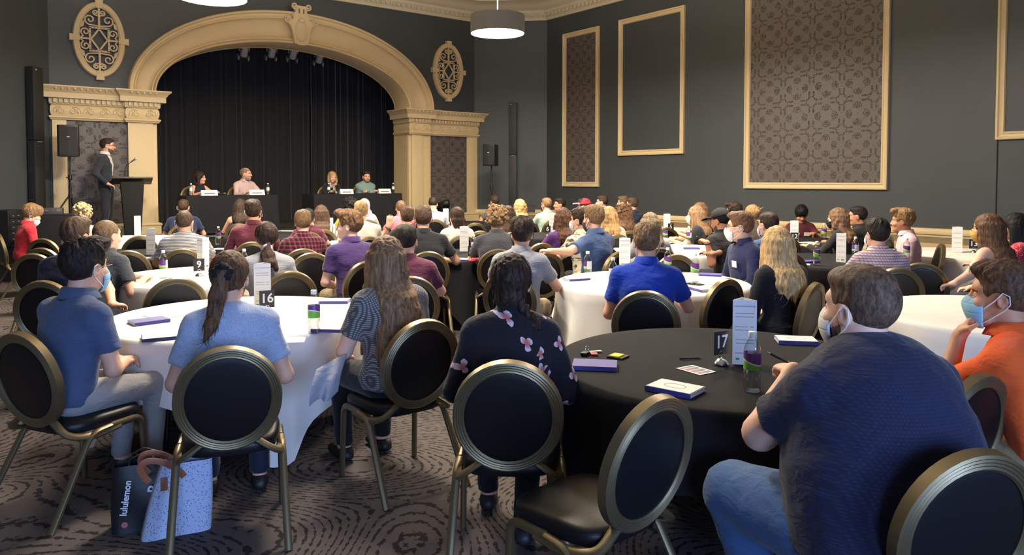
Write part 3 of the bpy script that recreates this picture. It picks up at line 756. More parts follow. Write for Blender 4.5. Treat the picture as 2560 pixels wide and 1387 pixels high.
# ------------------------------------------------------------------ people: smooth-union bodies turned into one mesh
def V3(*a): return np.array(a if len(a) > 1 else a[0], np.float64)
def nrm(v): return v/(np.linalg.norm(v)+1e-12)
def rotz(a): c, s = math.cos(a), math.sin(a); return np.array([[c, -s, 0], [s, c, 0], [0, 0, 1.]])
def rotx(a): c, s = math.cos(a), math.sin(a); return np.array([[1, 0, 0], [0, c, -s], [0, s, c]])
def roty(a): c, s = math.cos(a), math.sin(a); return np.array([[c, 0, s], [0, 1, 0], [-s, 0, c]])

class Cone:
    def __init__(s, a, b, ra, rb, k=.02, n=None, flat=1., op=1, cuts=()):
        s.a, s.b, s.ra, s.rb, s.k, s.op, s.cuts = V3(a), V3(b), ra, rb, k, op, cuts
        s.n = None if n is None else nrm(V3(n)); s.flat = flat
        R = max(ra, rb)*max(1., flat)
        s.lo = np.minimum(s.a, s.b)-R; s.hi = np.maximum(s.a, s.b)+R
    def off(s, d):
        return Cone(s.a, s.b, s.ra+d, s.rb+d, s.k, s.n, s.flat, s.op, s.cuts)
    def ev(s, X, Y, Z):
        x, y, z = X-s.a[0], Y-s.a[1], Z-s.a[2]
        ab = s.b-s.a
        if s.n is not None:
            q = (1/s.flat-1); dn = x*s.n[0]+y*s.n[1]+z*s.n[2]
            x = x+q*dn*s.n[0]; y = y+q*dn*s.n[1]; z = z+q*dn*s.n[2]
            ab = ab+q*(ab@s.n)*s.n
        L = float(ab@ab)+1e-12
        t = np.clip((x*ab[0]+y*ab[1]+z*ab[2])/L, 0, 1)
        x = x-t*ab[0]; y = y-t*ab[1]; z = z-t*ab[2]
        return (np.sqrt(x*x+y*y+z*z)-(s.ra+(s.rb-s.ra)*t))*min(1., s.flat)
class Ell:
    def __init__(s, c, r, R=None, k=.015, op=1, cuts=()):
        s.c, s.r, s.k, s.op, s.cuts = V3(c), V3(r), k, op, cuts
        s.R = np.eye(3) if R is None else R         # columns = axes
        e = np.sqrt(((s.R*s.r[None, :])**2).sum(1)); s.lo = s.c-e; s.hi = s.c+e
    def off(s, d): return Ell(s.c, s.r+d, s.R, s.k, s.op, s.cuts)
    def ev(s, X, Y, Z):
        x, y, z = X-s.c[0], Y-s.c[1], Z-s.c[2]; R = s.R
        u = (x*R[0, 0]+y*R[1, 0]+z*R[2, 0])/s.r[0]; v = (x*R[0, 1]+y*R[1, 1]+z*R[2, 1])/s.r[1]; w_ = (x*R[0, 2]+y*R[1, 2]+z*R[2, 2])/s.r[2]
        k0 = np.sqrt(u*u+v*v+w_*w_)+1e-6
        k1 = np.sqrt((u/s.r[0])**2+(v/s.r[1])**2+(w_/s.r[2])**2)+1e-6
        return k0*(k0-1)/k1
def axis(lo, hi, coarse, fines):
    # 1-D coordinates with finer steps inside the given (lo,hi,step) intervals
    out = [lo]
    while out[-1] < hi:
        x = out[-1]; st = coarse
        for a, b, f in fines:
            if a-coarse <= x <= b: st = min(st, f)
        out.append(x+st)
    return np.array(out, np.float32)
def field(prims, xs, ys, zs):
    Fd = np.full((len(xs), len(ys), len(zs)), 1., np.float32)
    for p in prims:
        sl = []
        for d, ax in enumerate((xs, ys, zs)):
            m = p.k+.02
            i = max(0, np.searchsorted(ax, p.lo[d]-m)-2); j = min(len(ax), np.searchsorted(ax, p.hi[d]+m)+2); sl.append(slice(i, j))
        X = xs[sl[0]][:, None, None]; Y = ys[sl[1]][None, :, None]; Z = zs[sl[2]][None, None, :]
        if X.size == 0 or Y.size == 0 or Z.size == 0: continue
        d = p.ev(X, Y, Z).astype(np.float32)
        for pt, n in p.cuts:
            d = np.maximum(d, (X-pt[0])*n[0]+(Y-pt[1])*n[1]+(Z-pt[2])*n[2])
        f = Fd[sl[0], sl[1], sl[2]]
        if p.op > 0:
            h = np.maximum(p.k-np.abs(f-d), 0)/p.k; r = np.minimum(f, d)-h*h*p.k*.25
        else:
            h = np.maximum(p.k-np.abs(f+d), 0)/p.k; r = np.maximum(f, -d)+h*h*p.k*.25
        Fd[sl[0], sl[1], sl[2]] = r
    return Fd
def surfnet(Fd, xs, ys, zs):
    S = Fd < 0; nx, ny, nz = Fd.shape
    cnt = np.zeros((nx-1, ny-1, nz-1), np.int8)
    for i in (0, 1):
        for j in (0, 1):
            for k in (0, 1): cnt += S[i:nx-1+i, j:ny-1+j, k:nz-1+k]
    A = np.argwhere((cnt > 0) & (cnt < 8)); idx = np.full(cnt.shape, -1, np.int32); idx[A[:, 0], A[:, 1], A[:, 2]] = np.arange(len(A))
    i, j, k = A.T
    c = [[[Fd[i+a, j+b, k+d] for d in (0, 1)] for b in (0, 1)] for a in (0, 1)]
    acc = np.zeros((len(A), 3)); n = np.zeros(len(A))
    for ax in range(3):
        for p in (0, 1):
            for q in (0, 1):
                if ax == 0: f0, f1 = c[0][p][q], c[1][p][q]
                elif ax == 1: f0, f1 = c[p][0][q], c[p][1][q]
                else: f0, f1 = c[p][q][0], c[p][q][1]
                m = (f0 < 0) != (f1 < 0)
                t = np.where(m, f0/np.where(m, f0-f1, 1), 0)
                o = [0, 0, 0]; others = [d for d in range(3) if d != ax]
                acc[:, ax] += np.where(m, t, 0); acc[:, others[0]] += m*p; acc[:, others[1]] += m*q; n += m
    acc /= n[:, None]
    P = np.stack([xs[i]+acc[:, 0]*(xs[i+1]-xs[i]), ys[j]+acc[:, 1]*(ys[j+1]-ys[j]), zs[k]+acc[:, 2]*(zs[k+1]-zs[k])], 1)
    Q = []
    for ax in range(3):
        if ax == 0: a, b = S[:-1, 1:-1, 1:-1], S[1:, 1:-1, 1:-1]; o = (0, 1, 1); d1, d2 = (0, 1, 0), (0, 0, 1)
        elif ax == 1: a, b = S[1:-1, :-1, 1:-1], S[1:-1, 1:, 1:-1]; o = (1, 0, 1); d1, d2 = (0, 0, 1), (1, 0, 0)
        else: a, b = S[1:-1, 1:-1, :-1], S[1:-1, 1:-1, 1:]; o = (1, 1, 0); d1, d2 = (1, 0, 0), (0, 1, 0)
        E = np.argwhere(a != b)
        if not len(E): continue
        s = a[E[:, 0], E[:, 1], E[:, 2]]; E = E+np.array(o)
        g = lambda w_: idx[w_[:, 0], w_[:, 1], w_[:, 2]]
        d1, d2 = np.array(d1), np.array(d2)
        q = np.stack([g(E-d1-d2), g(E-d2), g(E), g(E-d1)], 1)
        q[~s] = q[~s][:, ::-1]; Q.append(q)
    return P, np.concatenate(Q)
def npmesh(name, P, Q):
    me = bpy.data.meshes.new(name); me.vertices.add(len(P)); me.vertices.foreach_set('co', P.astype(np.float32).ravel())
    me.loops.add(Q.size); me.loops.foreach_set('vertex_index', Q.astype(np.int32).ravel())
    me.polygons.add(len(Q)); me.polygons.foreach_set('loop_start', np.arange(0, Q.size, 4, dtype=np.int32))
    me.polygons.foreach_set('loop_total', np.full(len(Q), 4, np.int32))
    me.polygons.foreach_set('use_smooth', np.ones(len(Q), bool))
    me.update(calc_edges=True); return me
def skin_mesh(name, prims, coarse, fines=((), (), ()), disp=None):
    lo = np.min([p.lo for p in prims if p.op > 0], 0)-coarse*2.2; hi = np.max([p.hi for p in prims if p.op > 0], 0)+coarse*2.2
    ax = [axis(lo[d], hi[d], coarse, fines[d]) for d in range(3)]
    P, Q = surfnet(field(prims, *ax), *ax)
    if disp is not None:
        e1 = P[Q[:, 2]]-P[Q[:, 0]]; e2 = P[Q[:, 3]]-P[Q[:, 1]]; fn = np.cross(e1, e2); N = np.zeros_like(P)
        for c in range(4): np.add.at(N, Q[:, c], fn)
        N /= (np.linalg.norm(N, axis=1)[:, None]+1e-12)
        P = P+N*disp(P)[:, None]
    return npmesh(name, P, Q), P, Q
_H = RNG.random(4096).astype(np.float32)
def vnoise(P):
    I = np.floor(P).astype(np.int64); f = P-I; f = f*f*(3-2*f); r = 0
    for a in (0, 1):
        for b in (0, 1):
            for c in (0, 1):
                h = _H[((I[:, 0]+a)*73+(I[:, 1]+b)*911+(I[:, 2]+c)*2741) & 4095]
                r = r+h*np.where(a, f[:, 0], 1-f[:, 0])*np.where(b, f[:, 1], 1-f[:, 1])*np.where(c, f[:, 2], 1-f[:, 2])
    return r*2-1
def fold(seed, amp):           # soft cloth folds
    o = np.array([seed*3.1, seed*7.7, seed*1.3])
    def f(P):
        q = P*np.array([7, 7, 16.])+o
        a = vnoise(q+1.2*np.stack([vnoise(P*4+o), vnoise(P*4-o), vnoise(P*5+o)], 1))
        return amp*(a+.5*vnoise(P*26+o))
    return f

def ik(S, Wp, l1, l2, pole):
    v = Wp-S; d = np.linalg.norm(v)
    if d > (l1+l2)*.985: Wp = S+v/d*(l1+l2)*.985; v = Wp-S; d = np.linalg.norm(v)
    d = max(d, abs(l1-l2)+.02)
    x = (l1*l1-l2*l2+d*d)/(2*d); h = math.sqrt(max(l1*l1-x*x, 1e-6)); e = v/np.linalg.norm(v)
    p = pole-e*(pole@e); return S+e*x+nrm(p)*h, Wp

def hand_prims(Wr, d, n, side, s=1., curl=.45, k=.006):
    # Wr wrist, d pointing direction, n palm normal (towards the palm), side: +1 thumb on the u side
    d = nrm(d); n = nrm(n-d*(n@d)); u = np.cross(n, d)*side
    pr = [Cone(Wr-d*.01, Wr+d*.03*s, .023*s, .026*s, .012), Cone(Wr+d*.025*s, Wr+d*.085*s, .038*s, .041*s, .012, n, .42)]
    fl = [.066, .076, .071, .055]
    for i in range(4):
        b = Wr+d*.088*s+u*(.030-.0195*i)*s; c = curl*(1+.12*i); dr = nrm(d+u*(.12-.08*i)); p = b; L = fl[i]*s
        for q, fr in enumerate((.45, .31, .24)):
            a = c*(q+.45); e = p+(dr*math.cos(a)+n*math.sin(a))*L*fr
            pr.append(Cone(p, e, .0088*s*(1-.08*q), .0083*s*(1-.1*q), k)); p = e
    b = Wr+d*.028*s+u*.026*s; m = b+(d*.62+u*.62+n*.3)*.042*s; e = m+(d*.9+u*.12+n*.35)*.034*s
    pr += [Cone(b, m, .0125*s, .0105*s, .01), Cone(m, e, .0103*s, .0085*s, k)]
    return pr

def head_prims(Hc, HR, s=1., male=True):
    L = lambda x, y, z: Hc+HR@(V3(x, y, z)*s)
    E = lambda c, r, k=.015, op=1, R=None: Ell(L(*c), V3(r)*s, HR if R is None else HR@R, k, op)
    j = 1. if male else .9
    pr = [E((0, -.014, .033), (.077, .099, .09)), E((0, .022, -.028), (.066*j, .078, .088), .03), E((0, .048, -.088), (.046*j, .042, .034), .03),
          E((0, .062, .03), (.058, .036, .03), .02),
          E((.034, .092, .003), (.019, .016, .014), .012, -1), E((-.034, .092, .003), (.019, .016, .014), .012, -1),
          E((.032, .080, .002), (.0135, .0125, .0115), .004), E((-.032, .080, .002), (.0135, .0125, .0115), .004),
          E((.04, .068, -.032), (.024, .022, .02), .02), E((-.04, .068, -.032), (.024, .022, .02), .02),
          Cone(L(0, .096, .008), L(0, .112, -.03), .0085*s, .0135*s, .012),
          E((.012, .1, -.034), (.009, .011, .008), .008), E((-.012, .1, -.034), (.009, .011, .008), .008),
          E((0, .092, -.058), (.024, .0125, .0065), .007), E((0, .09, -.068), (.021, .0125, .0075), .007), E((0, .083, -.098), (.02, .016, .014), .015)]
    for sd in (1, -1):
        R = rotz(sd*-.35)
        pr += [E((sd*.079, -.012, -.01), (.009, .02, .031), .008, 1, R), E((sd*.087, -.008, -.008), (.006, .011, .018), .008, -1, R)]
    return pr

HAIR = {}
def hair_build(kind, q, seed, hl=1.):
    """hair in head space (metres, head facing +Y); q = grid step"""
    key = None
    rs = np.random.default_rng(seed)
    cz = lambda z: [(V3(0, 0, z), V3(0, 0, -1))]
    pr = []; amp = .004; sc = (70, 70, 22)
    def base(t, nape, top=.0, yb=0.):
        cut = [(V3(0, -.02, nape), V3(0, .35, -1.))]
        return [Ell((0, -.018+yb, .034), (.078+t, .1+t, .092+t+top), k=.01, cuts=cut)]
    def facecut(hl=.075, w_=.082, ear=True):
        r = [Ell((0, .118, hl-.13), (w_, .085, .125), k=.012, op=-1)]
        if ear: r += [Ell((s_*.085, .006, -.022), (.03, .034, .045), k=.01, op=-1) for s_ in (1, -1)]
        return r
    if kind == 'buzz':
        pr = base(.005, -.06)+facecut(.085); amp = .0012; sc = (200, 200, 200)
    elif kind == 'short':      # neat sides, fuller top
        pr = base(.009, -.075)+[Ell((0, -.002, .088), (.076, .098, .05), k=.03), Ell((.01, .07, .103), (.058, .036, .026), R=rotx(-.35), k=.02)]+facecut(.098); amp = .0055; sc = (46, 30, 46)
    elif kind == 'fade':
        pr = base(.0035, -.07)+[Ell((0, .0, .088), (.074, .098, .044), k=.02)]+facecut(.092); amp = .0022; sc = (90, 60, 90)
    elif kind == 'swept':      # longer tousled top
        pr = base(.011, -.082)+[Ell((0, .0, .094), (.083, .104, .056), k=.03), Ell((-.02, .078, .112), (.062, .045, .036), R=rotx(-.2), k=.02), Ell((.03, .06, .12), (.05, .05, .028), k=.02)]+facecut(.1); amp = .010; sc = (34, 24, 34)
    elif kind == 'mop':        # thick straight hair over the forehead
        pr = base(.018, -.075, .006)+[Ell((0, .05, .085), (.078, .062, .058), k=.03), Ell((0, .092, .055), (.066, .028, .05), k=.02)]+[Ell((0, .13, -.07), (.07, .075, .1), k=.01, op=-1)]; amp = .006; sc = (60, 60, 20)
    elif kind == 'curly':
        pr = base(.018, -.085)
        for i in range(150):
            a = rs.uniform(0, 2*math.pi); z = rs.uniform(-.55, 1); rr = math.sqrt(1-z*z)
            p = V3(.098*rr*math.cos(a), -.018+.118*rr*math.sin(a), .04+.118*z)
            if p[1] > .055 and p[2] < .075: continue
            r0 = rs.uniform(.011, .02); t = nrm(rs.normal(size=3))*.022
            pr.append(Cone(p-t, p+t, r0*.6, r0, .004))
        pr += [Ell((0, .125, -.055), (.075, .075, .115), k=.01, op=-1)]; amp = .005; sc = (60, 60, 60)
    elif kind == 'bald':
        pr = base(.004, -.07)+facecut(.08)+[Ell((0, .05, .14), (.06, .11, .05), k=.02, op=-1)]; amp = .001
    elif kind in ('long', 'longwavy', 'longcurl', 'halfup', 'highlight'):
        pr = base(.017, -.06)+[Ell((0, .13, -.055), (.07, .085, .125), k=.012, op=-1)]
        wv = .0 if kind in ('long', 'highlight') else .011
        Lh = {'long': .33, 'longwavy': .36, 'longcurl': .30, 'halfup': .32, 'highlight': .30}[kind]*hl
        for i in range(19):
            a = -1.95+3.9*i/18
            x0 = .082*math.sin(a); y0 = -.02-.098*math.cos(a)
            p = V3(x0, y0, .03); r0 = .028
            for sgm in range(6):
                t = (sgm+1)/6
                e = V3(x0*(1+(.28+.35*(hl-1))*t)+wv*math.sin(i*2.1+sgm*1.9), min(y0, .05)*(1-.1*t)-.035*t+(.03 if y0 > -.02 else 0)*t+wv*.6*math.cos(i*1.3+sgm*2.3), .03-(Lh-.045*abs(a)+.02*math.sin(i*3.7))*t)
                r1 = .028*(1-.25*t) if sgm < 5 else .009
                pr.append(Cone(p, e, r0, r1, .022 if wv == 0 else .014)); p, r0 = e, r1
        if kind == 'longcurl':
            for i in range(170):
                a = rs.uniform(-2.1, 2.1); t = rs.uniform(-.1, 1); p = V3(.105*math.sin(a)*(1+.25*t), -.02-.118*math.cos(a), .09-.36*max(t, 0)+.03*(t < 0))
                tt = nrm(rs.normal(size=3))*.02; r0 = rs.uniform(.008, .015); pr.append(Cone(p-tt, p+tt, r0, r0*.6, .003))
        if kind == 'halfup':
            pr += [Cone((0, -.115, .03), (0, -.145, -.02), .03, .02, .01), Cone((0, -.14, -.02), (.0, -.15, -.2), .026, .012, .01)]
        amp = .006 if wv else .0035; sc = (85, 85, 7) if not wv else (70, 70, 14)
    elif kind == 'pony':       # tied at the crown, tail down
        pr = base(.012, -.07)+facecut(.095)+[Cone((0, -.10, .055), (0, -.15, .045), .03, .028, .01), Cone((0, -.15, .045), (-.02, -.165, -.06), .035, .04, .01),
              Cone((-.02, -.165, -.06), (-.05, -.15, -.19), .04, .028, .01), Cone((-.05, -.15, -.19), (-.085, -.14, -.26), .028, .007, .01)]; amp = .0035; sc = (95, 95, 9)
    elif kind == 'lowpony':
        pr = base(.015, -.07)+facecut(.095, ear=False)+[Cone((0, -.1, -.05), (0, -.135, -.075), .032, .024, .02), Cone((0, -.135, -.075), (0, -.15, -.13), .03, .055, .02, V3(0, 1, 0), .6),
              Cone((0, -.15, -.13), (-.02, -.145, -.25), .05, .03, .01, V3(0, 1, 0), .6), Cone((.02, -.14, -.13), (.06, -.14, -.24), .04, .02, .01)]; amp = .005; sc = (80, 80, 9)
    elif kind == 'braid':
        pr = base(.016, -.07)+facecut(.095, ear=False)+[Ell((0, -.07, -.06), (.07, .05, .05), k=.03)]
        p = V3(.045, -.095, -.075)
        for i in range(8):
            e = p+V3(.012+.003*(i < 3)*4, .014 if i > 1 else .004, -.026)
            for sd in (-1, 1): pr.append(Cone(p+V3(sd*.012, -.004*sd, 0), e+V3(-sd*.010, 0, -.006), .0185-.0012*i, .016-.0012*i, .004))
            p = e
        amp = .006; sc = (80, 80, 12)
    elif kind == 'bob':
        pr = base(.02, -.1)+[Ell((0, .125, -.055), (.064, .075, .125), k=.012, op=-1)]
        for sd in (1, -1): pr.append(Cone((sd*.082, .0, .02), (sd*.088, .02, -.095), .03, .026, .02))
        pr += [Cone((-.05, -.085, .0), (-.055, -.08, -.1), .04, .03, .03), Cone((.05, -.085, .0), (.055, -.08, -.1), .04, .03, .03)]; amp = .003; sc = (90, 90, 8)
    elif kind == 'bun':
        pr = base(.014, -.07)+facecut(.095)+[Ell((0, -.135, .05), (.04, .035, .04), k=.01), Cone((.02, -.13, .07), (.06, -.17, .11), .014, .004, .006), Cone((0, -.14, .07), (.03, -.2, .1), .014, .004, .006), Cone((-.02, -.13, .07), (-.02, -.19, .12), .014, .004, .006)]; amp = .005; sc = (60, 60, 20)
    elif kind == 'shoulder':   # chin-length hair flicking at the nape
        pr = base(.016, -.09)+facecut(.1, ear=False)+[Cone((-.05, -.08, -.04), (-.05, -.1, -.12), .045, .022, .03), Cone((.05, -.08, -.04), (.05, -.1, -.12), .045, .022, .03), Cone((0, -.1, -.04), (0, -.115, -.125), .045, .02, .03), Cone((.075, .0, .0), (.08, .01, -.07), .025, .012, .02)]; amp = .004; sc = (80, 80, 10)
    o3 = rs.random(3)*50
    tuft = kind in ('short', 'swept', 'mop', 'fade')
    def disp(P):
        if tuft:   # locks run away from the crown
            d = P-V3(.01, -.045, .03); a = np.arctan2(d[:, 0], d[:, 1]); r = np.linalg.norm(d, axis=1)
            w_ = .5*vnoise(P*18+o3)
            q1 = np.stack([a*4.2+w_*3, P[:, 2]*12+w_, r*8], 1)+o3
            topm = np.clip((P[:, 2]-.0)/.06, .12, 1)
            return amp*topm*(1.1*vnoise(q1*1.6)+.55*vnoise(q1*4.1))
        return amp*(vnoise(P*np.array(sc)+o3+1.5*vnoise(P*14)[:, None])+.4*vnoise(P*np.array(sc)*2.3+o3))
    return skin_mesh('hair', pr, q, disp=disp)

def strands(HP, HQ, kind, n, seed):
    rs = np.random.default_rng(seed+900)
    e1 = HP[HQ[:, 2]]-HP[HQ[:, 0]]; e2 = HP[HQ[:, 3]]-HP[HQ[:, 1]]; fn = np.cross(e1, e2); ar = np.linalg.norm(fn, axis=1); fn /= ar[:, None]+1e-12
    ctr = HP[HQ].mean(1)
    out = ((ctr-V3(0, -.015, .03))*fn).sum(1) > 0
    ar = ar*out*(ctr[:, 2] > -.5); pick = rs.choice(len(HQ), n, p=ar/ar.sum()); p = ctr[pick]; nn = fn[pick]
    lng = kind in ('long', 'longwavy', 'longcurl', 'pony', 'lowpony', 'halfup', 'highlight', 'bob', 'shoulder', 'braid')
    crown = V3(.01, -.05, .125)
    fl = p-crown
    if lng: fl = np.where((p[:, 2:3] > .06), fl*8, 0)+np.array([0, 0, -1.])
    if kind in ('pony', 'bun'): fl = np.where((p[:, 1:2] > -.11), (V3(0, -.14, .05)-p)*12, np.array([0, 0, -1.]))
    if kind in ('lowpony', 'braid'): fl = np.where((p[:, 2:3] > -.07), (V3(0, -.13, -.075)-p)*12, np.array([0, 0, -1.]))
    fl = fl+rs.normal(size=p.shape)*np.linalg.norm(fl, axis=1)[:, None]*({'curly': 1.2, 'longcurl': 1.0}.get(kind, (.08 if kind == 'braid' else .12) if lng else .16))
    fl -= nn*(fl*nn).sum(1)[:, None]; fl /= np.linalg.norm(fl, axis=1)[:, None]+1e-9
    L = rs.uniform(.04, .085, n) if lng else rs.uniform(.014, .03, n)
    if kind in ('buzz', 'fade'): L = rs.uniform(.006, .014, n)
    topm = np.where(p[:, 2] > .08, 1.25, .7) if not lng else 1.
    L = L*topm; seg = 3; r0 = rs.uniform(.0008, .0018, n) if kind not in ('buzz', 'fade') else rs.uniform(.0007, .0012, n)
    side = np.cross(nn, fl); V = []; pos = p-nn*.0015; dr = fl+nn*(.07 if not lng else .03); bend = rs.normal(size=(n, 1))*.25
    for i in range(seg+1):
        r = (r0*(1-.8*i/seg))[:, None]
        V += [pos+side*r, pos-side*r*.5+nn*r*.9, pos-side*r*.5-nn*r*.9]
        dr = dr+(-nn*(L[:, None]/seg)/.1*(1.7 if not lng else .9))+side*bend/seg
        pos = pos+dr/np.linalg.norm(dr, axis=1)[:, None]*(L/seg)[:, None]
    V = np.stack(V, 1).reshape(-1, 3); m3 = 3*(seg+1); base = (np.arange(n)*m3)[:, None]; Q = []
    for i in range(seg):
        for k in range(3): Q.append(base+np.array([[i*3+k, i*3+(k+1) % 3, (i+1)*3+(k+1) % 3, (i+1)*3+k]]))
    return npmesh('hair_strands', V, np.concatenate(Q))

def tube_obj(name, lists, r, mat, parent, n=6, flat=1.):
    b = MB()
    for pts in lists: b.tube(pts, r, n, flat=flat)
    return b.build(name, mat, parent, smooth=True, fix=False)

PEOPLE = []; THIN = []
def person(name_label, hx, ytop, d, body=0., head=None, *, skin='light', hair=('short', (70, 50, 35)), shirt=None, sleeve='short', pants=None,
           w=1., male=True, pitch=0., roll=0., lean=6., pose='table', arms=None, collar=True, mask=None, glasses=False, beard=None, near=1, cap=None,
           badge=False, lanyard=None, seat=.47, stand=None, root=None, hs=None, floor=0., face_fwd=.02, shoes=(30, 28, 30), legs=None, headscarf=None,
           vfront=None, group=None, curl=.5, twist=0., chair=True, legspread=.12, hl=1., legw=1.):
    head = body if head is None else head
    top = atd(hx, ytop, d)
    ztop = top[2]-floor
    hs = (hs or 1.)*(1.06 if male else 1.01)
    rt = empty('person', label=name_label, cat='person', group=group)
    fem = not male
    lam = math.radians(lean)
    # head frame: yaw relative to the body
    hy = -math.radians(((head-body+180) % 360)-180)
    HR = rotz(hy)@roty(math.radians(roll))@rotx(-math.radians(pitch))
    topoff = HR@V3(0, -.02, .133*hs)
    hcz = ztop-topoff[2]                         # head centre height
    neck_l = .150*hs
    pz = (stand or seat+.095)
    # neck base
    Nz = hcz-neck_l
    Lt = (Nz-pz)/math.cos(lam)
    P0 = V3(0, 0, pz); tdir = V3(0, math.sin(lam), math.cos(lam)); dep = V3(0, math.cos(lam), -math.sin(lam))
    N = P0+tdir*Lt
    Hc = V3(0, N[1]+.03+face_fwd, hcz)
    hw = HR@V3(0, -.02, .133*hs)+Hc
    # root location so that the crown lands on the pixel's ray
    rz = heading(body); R2 = rotz(rz)
    ox = R2@V3(hw[0], hw[1], 0)
    if root is None: loc = V3(top[0]-ox[0], top[1]-ox[1], floor)
    else: loc = V3(root[0], root[1], floor)
    rt.location = loc; rt.rotation_euler = (0, 0, rz)
    k = Lt/.50
    wx = w; sw = (.186 if male else .163)*k**.5*(1+.18*(w-1)); flat = .70 if w < 1.2 else .82
    at = lambda t: P0+tdir*(Lt*t)
    rp, rw, rc, ru = [.168, .146 if male else .128, .168 if male else .146, .118]
    hemz = (pz-.045) if not stand else pz-.16
    hc = [(V3(0, 0, hemz), V3(0, 0, -1))]
    tors = lambda o, sl=1., c=(): [Cone(at(.06), at(.30), (rp*wx+o), (rw*wx*(1.1 if w > 1.2 else 1)+o), .04, dep, flat, cuts=list(c)), Cone(at(.30), at(.66), rw*wx*(1.08 if w > 1.2 else 1)+o, rc*(.35+.65*wx)+o, .04, dep, flat, cuts=list(c)),
                      Cone(at(.66), at(.80), rc*(.35+.65*wx)+o, (ru*1.05*(.6+.4*wx))+o, .04, dep, flat*.95)]
    Sj = {}
    for sd in (-1, 1): Sj[sd] = at(.845)+V3(sd*sw, 0, 0)-dep*.0
    aw = 1+.45*(w-1); al = .285*k**.3; fl = .25*k**.3
    shoulders = lambda o: [Cone(Sj[sd]+V3(-sd*.012, 0, 0), at(.885)+V3(sd*.05, 0, 0), .053*aw+o, .062*aw**.5+o, .05) for sd in (-1, 1)]+[Cone(at(.88), at(.985), .085*aw**.5+o, .048+o, .04, dep, .85, cuts=[(at(1.005)+V3(0, 0, .012), nrm(tdir+dep*.35))] if o > 0 else [])]+[Cone(Sj[sd]+V3(-sd*.03, 0, 0), at(.70)+V3(sd*.075*wx, 0, 0), .05*aw+o, .075*wx**.6+o, .05) for sd in (-1, 1)]
    nk = .056 if male else .046
    body_pr = tors(-.012, 1., hc)+shoulders(-.008)+[Cone(at(.95), Hc+HR@V3(0, -.02, -.05), nk*(1+.25*(w-1))*1.06, nk*(1+.2*(w-1)), .025)]
    ref = {'table': (.17, .40, .80), 'lap': (.10, .27, .645), 'clasp': (.055, .30, .67), 'cross': (-.10, .24, .90), 'fold': (-.11, .40, .80), 'side': (.24, .10, .62), 'knee': (.14, .36, .63)}
    arms = dict(arms or {})
    sl_pr = []; wr = {}; arm_info = {}
    for sd in (-1, 1):
        a = arms.get('L' if sd < 0 else 'R', pose)
        if isinstance(a, str): x, y, z = ref[a]; Wp = V3(sd*x, y, z+(stand-.565 if stand else 0)); opt = {}
        elif 'px' in a: opt = a; Wp = R2.T@(atd(*a['px'])-loc)
        else: opt = a; Wp = V3(*a['w'])
        pole = V3(*opt.get('pole', (sd*.75, -.55, -.75)))
        El, Wp = ik(Sj[sd], Wp, al, fl, pole)
        hd = V3(*opt['dir']) if 'dir' in opt else nrm(nrm(Wp-El)*.8+V3(-sd*.25, .5, -.05))
        pn = V3(*opt['palm']) if 'palm' in opt else V3(0, 0, -1)
        body_pr += [Cone(Sj[sd], El, .049*aw, .041*aw, .02), Cone(El, Wp, .0415*aw, .027*aw**.5, .015)]
        body_pr += hand_prims(Wp, hd, pn, opt.get('thumb', -sd), 1. if male else .9, opt.get('curl', curl), .006 if near < 2 else .004)
        wr[sd] = (Wp, El, hd, pn)
        ad = nrm(El-Sj[sd])
        if sleeve == 'short':
            e = Sj[sd]+ad*al*.66; sl_pr += [Cone(Sj[sd], e+ad*.03, .052*aw+.006, .056*aw+.008, .035, cuts=[(e, ad)])]
        elif sleeve == 'half':
            e = El; sl_pr += [Cone(Sj[sd], e, .057*aw+.006, .056*aw+.008, .02, cuts=[(e-ad*.01, ad)])]
        elif sleeve == 'long':
            fd = nrm(Wp-El); e = Wp-fd*.015
            sl_pr += [Cone(Sj[sd], El, .06*aw, .052*aw, .02), Cone(El, e+fd*.02, .052*aw, .040, .02, cuts=[(e, fd)])]
        elif sleeve == 'cap':
            e = Sj[sd]+ad*.07; sl_pr += [Cone(Sj[sd], e+ad*.03, .058*aw, .056*aw, .02, cuts=[(e, ad)])]
    # legs
    leg_pr = []; pant_pr = [Cone(P0+V3(-.055*wx, .0, .0), P0+V3(.055*wx, .0, .0), .105*wx**.8, .105*wx**.8, .03, cuts=[(V3(0, 0, seat-.01 if not stand else 0), V3(0, 0, -1))])]; shoe = []
    lw = (1+.5*(w-1))*legw
    for sd in (-1, 1):
        hip = P0+V3(sd*.085*wx, .02, -.015)
        if stand: kn = V3(sd*.10, .02, .50); an = V3(sd*.11, -.01, .085)
        else: kn = V3(sd*legspread*(1+.5*(w-1)), .44, seat+.055); an = V3(sd*(legspread+.005), .40, .085)
        if legs and (sd in legs): kn, an = V3(*legs[sd][0]), V3(*legs[sd][1])
        leg_pr += [Cone(hip, kn, .078*lw, .052*lw, .02), Cone(kn, an, .05*lw, .034, .02), Cone(an, an+V3(0, .10, -.045), .034, .03, .02)]
        pant_pr += [Cone(hip, kn, .094*lw, .066*lw, .025), Cone(kn, an+V3(0, 0, .01), .064*lw, .05*lw**.5, .025, cuts=[(an+V3(0, 0, .005), V3(0, 0, -1))])]
        shoe.append([Cone(an+V3(0, -.035, -.045), an+V3(0, .15, -.05), .042, .04, .02, V3(0, 0, 1), .8, cuts=[(V3(0, 0, .002), V3(0, 0, -1))]), Cone(an+V3(0, -.01, -.02), an+V3(0, .05, -.03), .044, .04, .02, cuts=[(an+V3(0, 0, .0), V3(0, 0, 1))])])
    hq = {0: .0058, 1: .008, 2: .0115}[near]; cq = {0: .018, 1: .024, 2: .032}[near]; fq = {0: .0065, 1: .0105, 2: .015}[near]
    hp = head_prims(Hc, HR, hs, male)
    fin = [[], [], []]
